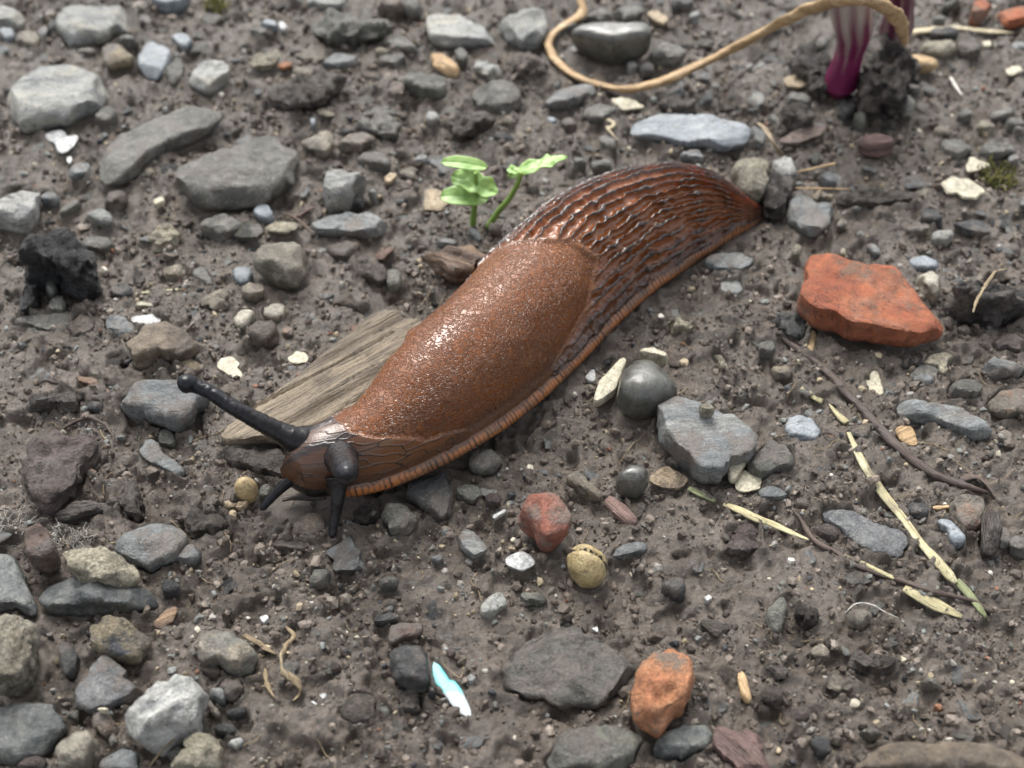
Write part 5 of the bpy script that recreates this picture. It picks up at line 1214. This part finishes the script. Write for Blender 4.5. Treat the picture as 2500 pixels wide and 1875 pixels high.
# ---------------------------------------------------------------- onion and its muddy clump
def stem_mesh(path, rad, stripes, seed, pal):
    v, q_, tr = tube_geo(path, rad, 40, 1, 0, seed, 0.06, up=(0.1, 1, 0.2), step=0.05)
    k = np.r_[np.arange(len(v) - 2) // 40, 0, (len(v) - 3) // 40]; f = k / k.max()
    a = np.r_[np.arange(len(v) - 2) % 40, 0, 0] / 40 * 2 * math.pi
    st = 0.5 + 0.5 * np.sin(a * stripes + 0.6 * np.sin(f * 9)) + 0.35 * fbm3(np.cos(a) * 3, np.sin(a) * 3, f * 2, 1.0, 3, seed)
    w = np.clip(pal[2] + pal[3] * (f - pal[4]) + (st - 0.5) * 0.8, 0, 1)
    c = np.array(pal[0])[None] * (1 - w[:, None]) + np.array(pal[1])[None] * w[:, None]
    return v, q_, tr, c
pth = np.array([cp_ for cp_ in (G(*src('03', 680, 800), 0.0), G(*src('03', 680, 700), .3), G(*src('03', 730, 540), .9), G(*src('03', 770, 400), 1.4), G(*src('03', 800, 260), 1.95), G(*src('03', 780, 100), 2.6), G(*src('03', 770, -30), 3.1), G(*src('03', 760, -200), 3.8))])
c0 = pth[0].copy()
v, q_, tr, c = stem_mesh(pth - c0, [.2, .42, .36, .34, .42, .48, .5, .46], 9, 3, ((0.17, 0.016, 0.075), (0.50, 0.45, 0.40), 0.05, 2.2, 0.42))
onion = bpy.data.objects.new('onion', None); col.objects.link(onion); onion.location = tuple(c0 * CM)
tag(onion, 'purple onion stem with white streaked neck standing in the mud', 'onion')
link('stem', mesh_data('stem', v, q_, tr, True, c), MAT['vcol'], parent=onion)
rv, rq, rt, cn_ = [], [], [], 0
for k in range(14):
    a = k * 2.4; L_ = 0.3 + 0.25 * ((k * 7) % 5) / 5
    pp = np.array([(0, 0, .12), (math.cos(a) * L_ * .5, math.sin(a) * L_ * .5, .02), (math.cos(a) * L_, math.sin(a) * L_, -.08)])
    v, q_, tr = tube_geo(pp, [.03, .02, .008], 5); rv.append(v); rq.append(q_ + cn_); rt.append(tr + cn_); cn_ += len(v)
link('roots', mesh_data('roots', np.concatenate(rv), np.concatenate(rq), np.concatenate(rt)), MAT['fibre'], parent=onion)
pth = np.array([G(*src('03', 1080, 420), .8), G(*src('03', 1110, 330), 1.15), G(*src('03', 1150, 220), 1.55), G(*src('03', 1170, 100), 2.0), G(*src('03', 1185, -40), 2.5), G(*src('03', 1190, -200), 3.1)])
root2 = bpy.data.objects.new('onion', None); col.objects.link(root2); b2 = G(*src('03', 1050, 880), 0.0); root2.location = tuple(b2 * CM)
tag(root2, 'second onion with a shrivelled purple-brown neck in a black soil clump', 'onion')
v, q_, tr, c = stem_mesh(pth - b2, [.16, .34, .38, .32, .3, .28], 7, 8, ((0.10, 0.018, 0.05), (0.45, 0.38, 0.34), 0.1, -0.5, 0.3))
link('stem', mesh_data('stem', v, q_, tr, True, c), MAT['vcol'], parent=root2)
cl = P('03', '880,450 1000,280 1220,350 1250,450 1190,600 1210,900 1150,1050 1000,960 880,900 860,650')
poly = np.array([G(a, b_, 0.0 + 1.25 * (1 - (b_ - cl[:, 1].min()) / np.ptp(cl[:, 1])))[:2] for a, b_ in cl])
cc, R = polar(poly, 90)
v, q_, tr = star_solid(R, 1.25, 0.3, 0.65, 0.2, 2, 555)
v += np.array((cc[0] - b2[0], cc[1] - b2[1], 0.0))
link('soil_clump', mesh_data('soil_clump', v, q_, tr), MAT['soil'], parent=root2)

# ---------------------------------------------------------------- seedlings
def leaf_mesh(base, tip, width, normal, seed, crinkle=0.03, cup=0.15, notch=0.0):
    n_, m_ = 22, 13
    u = np.linspace(0, 1, n_)[:, None]; w = np.linspace(-1, 1, m_)[None, :]
    ax = tip - base; L_ = np.linalg.norm(ax); ax = ax / L_
    nn = np.asarray(normal, float); nn = nn - ax * (nn @ ax); nn /= np.linalg.norm(nn); sd = np.cross(ax, nn)
    prof = width * np.sqrt(np.clip(4 * u * (1 - u), 0, 1)) ** 0.85 * (1 + 0.15 * np.sin(u * 19 + seed) * notch)
    x = u * L_ + 0 * w; y = prof * w
    z = cup * width * w ** 2 - 0.05 * np.abs(w) ** .5 * 0 + crinkle * fbm2(x * 1.0 + seed, y, 0.16, 2, seed) - 0.12 * L_ * (u - .5) ** 2 * 2
    z = z - 0.02 * np.exp(-(w / 0.1) ** 2)
    top = base + x[..., None] * ax + y[..., None] * sd + z[..., None] * nn
    bot = top - 0.018 * nn
    v = np.concatenate([top.reshape(-1, 3), bot.reshape(-1, 3)])
    qa = grid_quads(n_, m_, wrap=False); N = n_ * m_
    rim = list(range(m_)) + [i * m_ + m_ - 1 for i in range(1, n_)] + [(n_ - 1) * m_ + j_ for j_ in range(m_ - 2, -1, -1)] + [i * m_ for i in range(n_ - 2, 0, -1)]
    rq = np.array([(a, b_, b_ + N, a + N) for a, b_ in zip(rim, rim[1:] + rim[:1])])
    return v, np.concatenate([qa[:, ::-1], qa + N, rq]), None
def seedling(label, stem_px, stem_z, stem_r, leaves):
    base = G(*src('C', *stem_px[0]), 0.0); base[2] = float(gz_at(base[0], base[1])) - 0.05
    root = bpy.data.objects.new('seedling', None); col.objects.link(root); root.location = tuple(base * CM)
    tag(root, label, 'seedling')
    pth = np.array([G(*src('C', *q_), z_) for q_, z_ in zip(stem_px, stem_z)])
    pth[0] = base
    v, q_, tr = tube_geo(pth - base, stem_r, 10, step=.04); link('stem', mesh_data('stem', v, q_, tr), MAT['sproutstem'], parent=root)
    for k, (b_, zb, t_, zt, wd_, nm, cr, nt_) in enumerate(leaves):
        v, q_, _ = leaf_mesh(G(*src('C', *b_), zb) - base, G(*src('C', *t_), zt) - base, wd_, nm, k * 3 + 1, cr, .15, nt_)
        link('leaf', mesh_data('leaf', v, q_), MAT['sprout'], parent=root)
seedling('young green seedling with three stacked leaves on one short stem', [(1076, 238), (1080, 195), (1088, 150), (1090, 110), (1085, 60)], [0, .3, .62, .9, 1.3], [.07, .065, .06, .05, .04],
         [((1132, 146), .72, (962, 136), .75, .24, (0.1, -.35, 1), .01, 0), ((1165, 128), .85, (1002, 62), 1.15, .25, (.1, -.5, 1), .07, 1), ((1128, 36), 1.3, (966, 16), 1.4, .15, (0, -.5, 1), .01, 0), ((1090, 110), .9, (1030, 90), .95, .13, (.2, -.6, 1), .05, 1)])
seedling('young green seedling with one long crinkled leaf on a curved stem', [(1130, 232), (1165, 195), (1205, 150), (1235, 95), (1246, 58)], [0, .3, .68, 1.1, 1.35], [.075, .065, .06, .055, .05],
         [((1195, 66), 1.25, (1405, -2), 1.55, .16, (-.1, -.25, 1), .06, 1), ((1235, 60), 1.33, (1198, 40), 1.35, .1, (0, -.4, 1), .04, 1)])

# ---------------------------------------------------------------- mould threads and moss
def tuft(name, frame, px, radius, count, mat, label, cat, hgt, thick, seed):
    r_ = np.random.default_rng(seed); c = G(*src(frame, *px), 0); c[2] = float(gz_at(c[0], c[1]))
    vs_, qs_, ts_, k = [], [], [], 0
    for _ in range(count):
        a, d = r_.uniform(0, 6.28), radius * math.sqrt(r_.uniform()) * .9
        x0, y0 = d * math.cos(a), d * math.sin(a); z0 = float(gz_at(c[0] + x0, c[1] + y0)) - c[2]
        dr = r_.normal(0, 1, 3); l = radius * r_.uniform(.3, .9)
        pp = [np.array((x0, y0, z0 - .02))]
        for st_ in range(4):
            dr = dr + r_.normal(0, .8, 3); dr /= np.linalg.norm(dr)
            nx_ = pp[-1] + dr * l / 4; nx_[2] = z0 + abs(nx_[2] - z0) * (1 if st_ else .5) + hgt * .12; pp.append(nx_)
        v, q_, tr = tube_geo(np.array(pp), [thick, thick, thick, thick * .8, thick * .4], 4, step=l / 9)
        vs_.append(v); qs_.append(q_ + k); ts_.append(tr + k); k += len(v)
    o = link(name, mesh_data(name, np.concatenate(vs_), np.concatenate(qs_), np.concatenate(ts_)), MAT[mat], c)
    tag(o, label, cat)
tuft('mould_tuft', '20', (455, 1320), .22, 70, 'mould', 'small tuft of white mould threads against the brown-red stone', 'mould', .15, .007, 1)
tuft('mould_tuft', '20', (690, 1385), .26, 80, 'mould', 'white mould threads at the back edge of the cream flaking sheet', 'mould', .3, .007, 2)
tuft('mould_tuft', '20', (110, 1220), .42, 80, 'mould', 'wide grey-white mould web beside the brown-red stone', 'mould', .10, .005, 3)
tuft('moss_tuft', '03', (1980, 1450), .45, 90, 'moss', 'olive moss tuft beside the leaf-shaped cream scrap', 'moss', .25, .022, 4)
tuft('moss_tuft', '00', (1800, 70), .4, 70, 'moss', 'tiny olive moss tuft beyond the flat-topped pale slab', 'moss', .25, .022, 5)

# ---------------------------------------------------------------- loose pebbles between the traced pieces
occ_n = 0.08
OX, OY = np.arange(-19, 19, occ_n), np.arange(-11, 19, occ_n)
occ = np.zeros((len(OY), len(OX)), bool)
for cx_0, cy_0, R, st in PLACED:
    rm = R.max() * 1.15
    i0, i1 = np.searchsorted(OX, (cx_0 - rm, cx_0 + rm)); j0, j1 = np.searchsorted(OY, (cy_0 - rm, cy_0 + rm))
    if i1 > i0 and j1 > j0:
        a, b_ = np.meshgrid(OX[i0:i1], OY[j0:j1]); occ[j0:j1, i0:i1] |= rad_ratio(a, b_, cx_0, cy_0, R) < 1.05
for a, b_, w0 in zip(cx_, cy_, w_):
    aa, bb = np.meshgrid(OX, OY); occ |= np.hypot(aa - a, bb - b_) < w0 * 1.05 + .1
occ |= np.hypot(*(np.array(np.meshgrid(OX, OY)) - np.array([8.4, 12.2])[:, None, None])) < 1.2
def free(x, y, r):
    i0, i1 = np.searchsorted(OX, (x - r, x + r + occ_n)); j0, j1 = np.searchsorted(OY, (y - r, y + r + occ_n))
    return not occ[j0:j1, i0:i1].any()
def to_px(x, y):
    d = np.array((x, y - CAM_Y, -CAM_H)); k = d[1] * CP - d[2] * SP
    return 1250 + FLP * d[0] / k, 937.5 - FLP * (d[1] * SP + d[2] * CP) / k
KINDS = [('grey', 'tiny dull grey pebble', 'pebble', 'pebble', .26), ('slate', 'tiny slate chip', 'slate_chip', 'stone', .34), ('pale', 'tiny pale grey pebble', 'pebble', 'pebble', .1),
         ('tan', 'tiny tan pebble', 'pebble', 'pebble', .1), ('brown', 'tiny brown pebble', 'pebble', 'pebble', .12), ('dark', 'tiny dark pebble', 'pebble', 'pebble', .08), ('clod', 'tiny mud crumb', 'mud_clod', 'clod', .14)]
shapes = {}; geo = {}
r_ = np.random.default_rng(5)
for kd, *_x in KINDS:
    for k in range(6):
        n_ = 26; th = np.linspace(0, 2 * math.pi, n_, endpoint=False)
        R = 0.5 * (1 + .26 * np.cos(th * 2 + r_.uniform(0, 6)) + .16 * np.cos(th * 3 + r_.uniform(0, 6)) + .08 * np.cos(th * 5 + r_.uniform(0, 6)))
        fl = kd == 'slate' or k < 4
        v, q_, tr = star_solid(R, .24 if fl else r_.uniform(.38, .62), .3, .22 if fl else .45, .12 if kd != 'clod' else .2, 3 if fl else 6, 900 + k, res=.1)
        m_ = mesh_data('pebble_shape', v, q_, tr); m_.set_sharp_from_angle(angle=math.radians(38)); m_.materials.append(MAT[kd]); shapes[kd, k] = m_; geo[kd, k] = (v, q_, tr)
cum = np.cumsum([k[4] for k in KINDS]); cum /= cum[-1]
spots = []
for _ in range(30000):
    if len(spots) >= 900: break
    y = r_.uniform(-8.5, 15.5); x = r_.uniform(-15, 15)
    px, py = to_px(x, y)
    if not (-120 < px < 2620 and -100 < py < 1960): continue
    dens = 0.3 + 0.7 * sst(1100, 200, py) + 0.35 * sst(700, 0, px) * sst(900, 1800, py) + 0.2 * sst(1900, 2400, px)
    if r_.uniform() > dens: continue
    sz = float(np.clip(r_.lognormal(-1.4, .45) * (1 + .35 * sst(700, 100, py)), .12, .75))
    if not free(x, y, sz * .5): continue
    kd = KINDS[int(np.searchsorted(cum, r_.uniform()))]
    sc = (sz * r_.uniform(.85, 1.45), sz * r_.uniform(.7, 1.1), sz * r_.uniform(.45, .9))
    rot = (r_.uniform(-.3, .3), r_.uniform(-.3, .3), r_.uniform(0, 6.28))
    spots.append((sz / (y - CAM_Y + 8), x, y, sz, kd, int(r_.integers(6)), sc, rot, px, py))
    i0, i1 = np.searchsorted(OX, (x - sz * .5, x + sz * .5)); j0, j1 = np.searchsorted(OY, (y - sz * .5, y + sz * .5)); occ[j0:j1, i0:i1] = True
spots.sort(key=lambda q_: -q_[0])
count = {}; rest = []
for sp_ in spots:
    _a, x, y, sz, kd, k, sc, rot, px, py = sp_
    inview = -20 < px < 2520 and -20 < py < 1895
    nm = count.get(kd[2], 0)
    if not inview or nm >= (215 if kd[2] == 'pebble' else 90): rest.append(sp_); continue
    count[kd[2]] = nm + 1
    o = bpy.data.objects.new(kd[2], shapes[kd[0], k]); col.objects.link(o)
    o.scale = sc; o.rotation_euler = rot
    o.location = (x * CM, y * CM, (float(gz_at(x, y)) - .06) * CM)
    lm = near(px, py, 1)
    tag(o, f'{kd[1]} lying near the {lm}', kd[3], f'{kd[1]}s near the {lm}')
from mathutils import Euler
for kd in KINDS:
    vs_, qs_, ts_, n0 = [], [], [], 0
    for _a, x, y, sz, kd2, k, sc, rot, px, py in rest:
        if kd2[0] != kd[0]: continue
        v, q_, tr = geo[kd[0], k]
        m3 = np.array(Euler(rot).to_matrix()) * np.array(sc)[None, :]
        vs_.append(v @ m3.T + np.array((x, y, float(gz_at(x, y)) - .06))); qs_.append(q_ + n0); ts_.append(tr + n0); n0 += len(v)
    if vs_:
        me = mesh_data('loose_gravel', np.concatenate(vs_), np.concatenate(qs_), np.concatenate(ts_)); me.set_sharp_from_angle(angle=math.radians(38))
        tag(link('loose_gravel', me, MAT[kd[0]]), 'loose bits of gravel, ' + kd[1] + 's all over the mud', kind='stuff')

# ---------------------------------------------------------------- grit, crumbs and root hairs nobody could count
ico_v = []; ph_ = (1 + 5 ** .5) / 2
for a in (-1, 1):
    for b_ in (-ph_, ph_): ico_v += [(0, a, b_), (a, b_, 0), (b_, 0, a)]
ico_v = np.array(ico_v) / math.sqrt(1 + ph_ ** 2)
dm = np.linalg.norm(ico_v[:, None] - ico_v[None], axis=2); el_ = dm[dm > .1].min() * 1.01
ico_f = [(i, j_, k) for i in range(12) for j_ in range(i + 1, 12) for k in range(j_ + 1, 12) if dm[i, j_] < el_ and dm[j_, k] < el_ and dm[i, k] < el_]
ico_f = np.array([f if np.dot(np.cross(ico_v[f[1]] - ico_v[f[0]], ico_v[f[2]] - ico_v[f[0]]), ico_v[f[0]]) > 0 else (f[0], f[2], f[1]) for f in ico_f])
NV = 12
def scatter(name, count, smin, smax, palette, label, sink, seed, ring=False):
    r_ = np.random.default_rng(seed)
    y = r_.uniform(-8.6, 15.5, count * 3); x = r_.uniform(-15.5, 15.5, count * 3)
    if ring: y = r_.uniform(-14, 30, count * 3); x = r_.uniform(-30, 30, count * 3)
    lim = 8.2 + (y + 8) * .30 + 1.0
    ok = (np.abs(x) < lim) ^ ring
    if ring: ok |= (y < -9) | (y > 15.6)
    clump = fbm2(x, y, 1.5, 3, seed); ok &= r_.uniform(size=len(x)) < sst(-.7, .5, clump) + .15
    i = np.clip(((x - OX[0]) / occ_n).astype(int), 0, len(OX) - 1); j_ = np.clip(((y - OY[0]) / occ_n).astype(int), 0, len(OY) - 1)
    if not ring: ok &= ~occ_st[j_, i]
    x, y = x[ok][:count], y[ok][:count]; n_ = len(x)
    sz = smin * (smax / smin) ** (r_.uniform(size=n_) ** 2.2)
    v = np.repeat(ico_v[None], n_, 0) * (1 + r_.uniform(-.32, .32, (n_, NV, 1)))
    v = v * (sz[:, None] * r_.uniform(.55, 1.25, (n_, 3)))[:, None, :] * .5
    a = r_.uniform(0, 6.28, n_); ca, sa = np.cos(a)[:, None], np.sin(a)[:, None]
    v = np.stack([v[..., 0] * ca - v[..., 1] * sa, v[..., 0] * sa + v[..., 1] * ca, v[..., 2]], -1)
    z = gz_at(x, y) + sz * (.5 - sink)
    v += np.stack([x, y, z], -1)[:, None, :]
    f = (ico_f[None] + NV * np.arange(n_)[:, None, None]).reshape(-1, 3)
    pc_ = np.array([lin(h_)[:3] for h_, w0 in palette]); pw = np.array([w0 for h_, w0 in palette], float); pw /= pw.sum()
    c = pc_[r_.choice(len(pc_), n_, p=pw)] * r_.uniform(.75, 1.2, (n_, 1))
    o = link(name, mesh_data(name, v.reshape(-1, 3), None, f, False, np.repeat(c, NV, 0)), MAT['grit'])
    tag(o, label, kind='stuff')
occ_st = occ.copy()
scatter('soil_crumbs', 17000, .035, .2, [('50473f', 4), ('665c52', 4), ('7b7066', 3), ('3e352f', 2), ('8a8075', 1)], 'dark brown soil crumbs strewn over the mud', .35, 71)
scatter('gravel_grit', 7500, .03, .17, [('7c7f7c', 4), ('62605a', 4), ('94918a', 2), ('a89a80', 2), ('c9c2ae', .6), ('d8d4c8', .3), ('8a5f48', .4), ('35363a', 2)], 'fine grey and pale grit in the mud', .4, 72)
scatter('outer_gravel', 6500, .12, .9, [('6f716d', 4), ('5c574f', 4), ('8a887f', 2), ('857863', 2), ('4a4139', 4)], 'gravel strewn over the mud around the slug\'s patch', .45, 74, True)
ico_v = np.array([(1, 0, 0), (-1, 0, 0), (0, 1, 0), (0, -1, 0), (0, 0, 1), (0, 0, -1)], float); NV = 6
ico_f = np.array([(0, 2, 4), (2, 1, 4), (1, 3, 4), (3, 0, 4), (2, 0, 5), (1, 2, 5), (3, 1, 5), (0, 3, 5)])
scatter('dirt_specks', 34000, .018, .075, [('50473f', 5), ('6a6056', 4), ('857a6f', 3), ('39312b', 3), ('96897a', 1.2), ('c8c0b0', .35)], 'dirt specks sprinkled in the mud', .4, 73)
r_ = np.random.default_rng(9); vs_, qs_, ts_, k = [], [], [], 0
for _ in range(170):
    y = r_.uniform(-8, 13); x = r_.uniform(-1, 1) * (7.8 + (y + 8) * .27); a = r_.uniform(0, 6.28); l = r_.uniform(.25, .9); pp = []
    for st_ in range(5):
        pp.append((x, y, float(gz_at(x, y)) + .02 + .03 * r_.uniform())); a += r_.normal(0, .5); x += math.cos(a) * l / 4; y += math.sin(a) * l / 4
    th = r_.uniform(.006, .012)
    v, q_, tr = tube_geo(np.array(pp), [th, th, th, th, th * .4], 4, step=l / 10); vs_.append(v); qs_.append(q_ + k); ts_.append(tr + k); k += len(v)
tag(link('root_hairs', mesh_data('root_hairs', np.concatenate(vs_), np.concatenate(qs_), np.concatenate(ts_)), MAT['fibre']), 'fine tan root hairs scattered over the mud', kind='stuff')
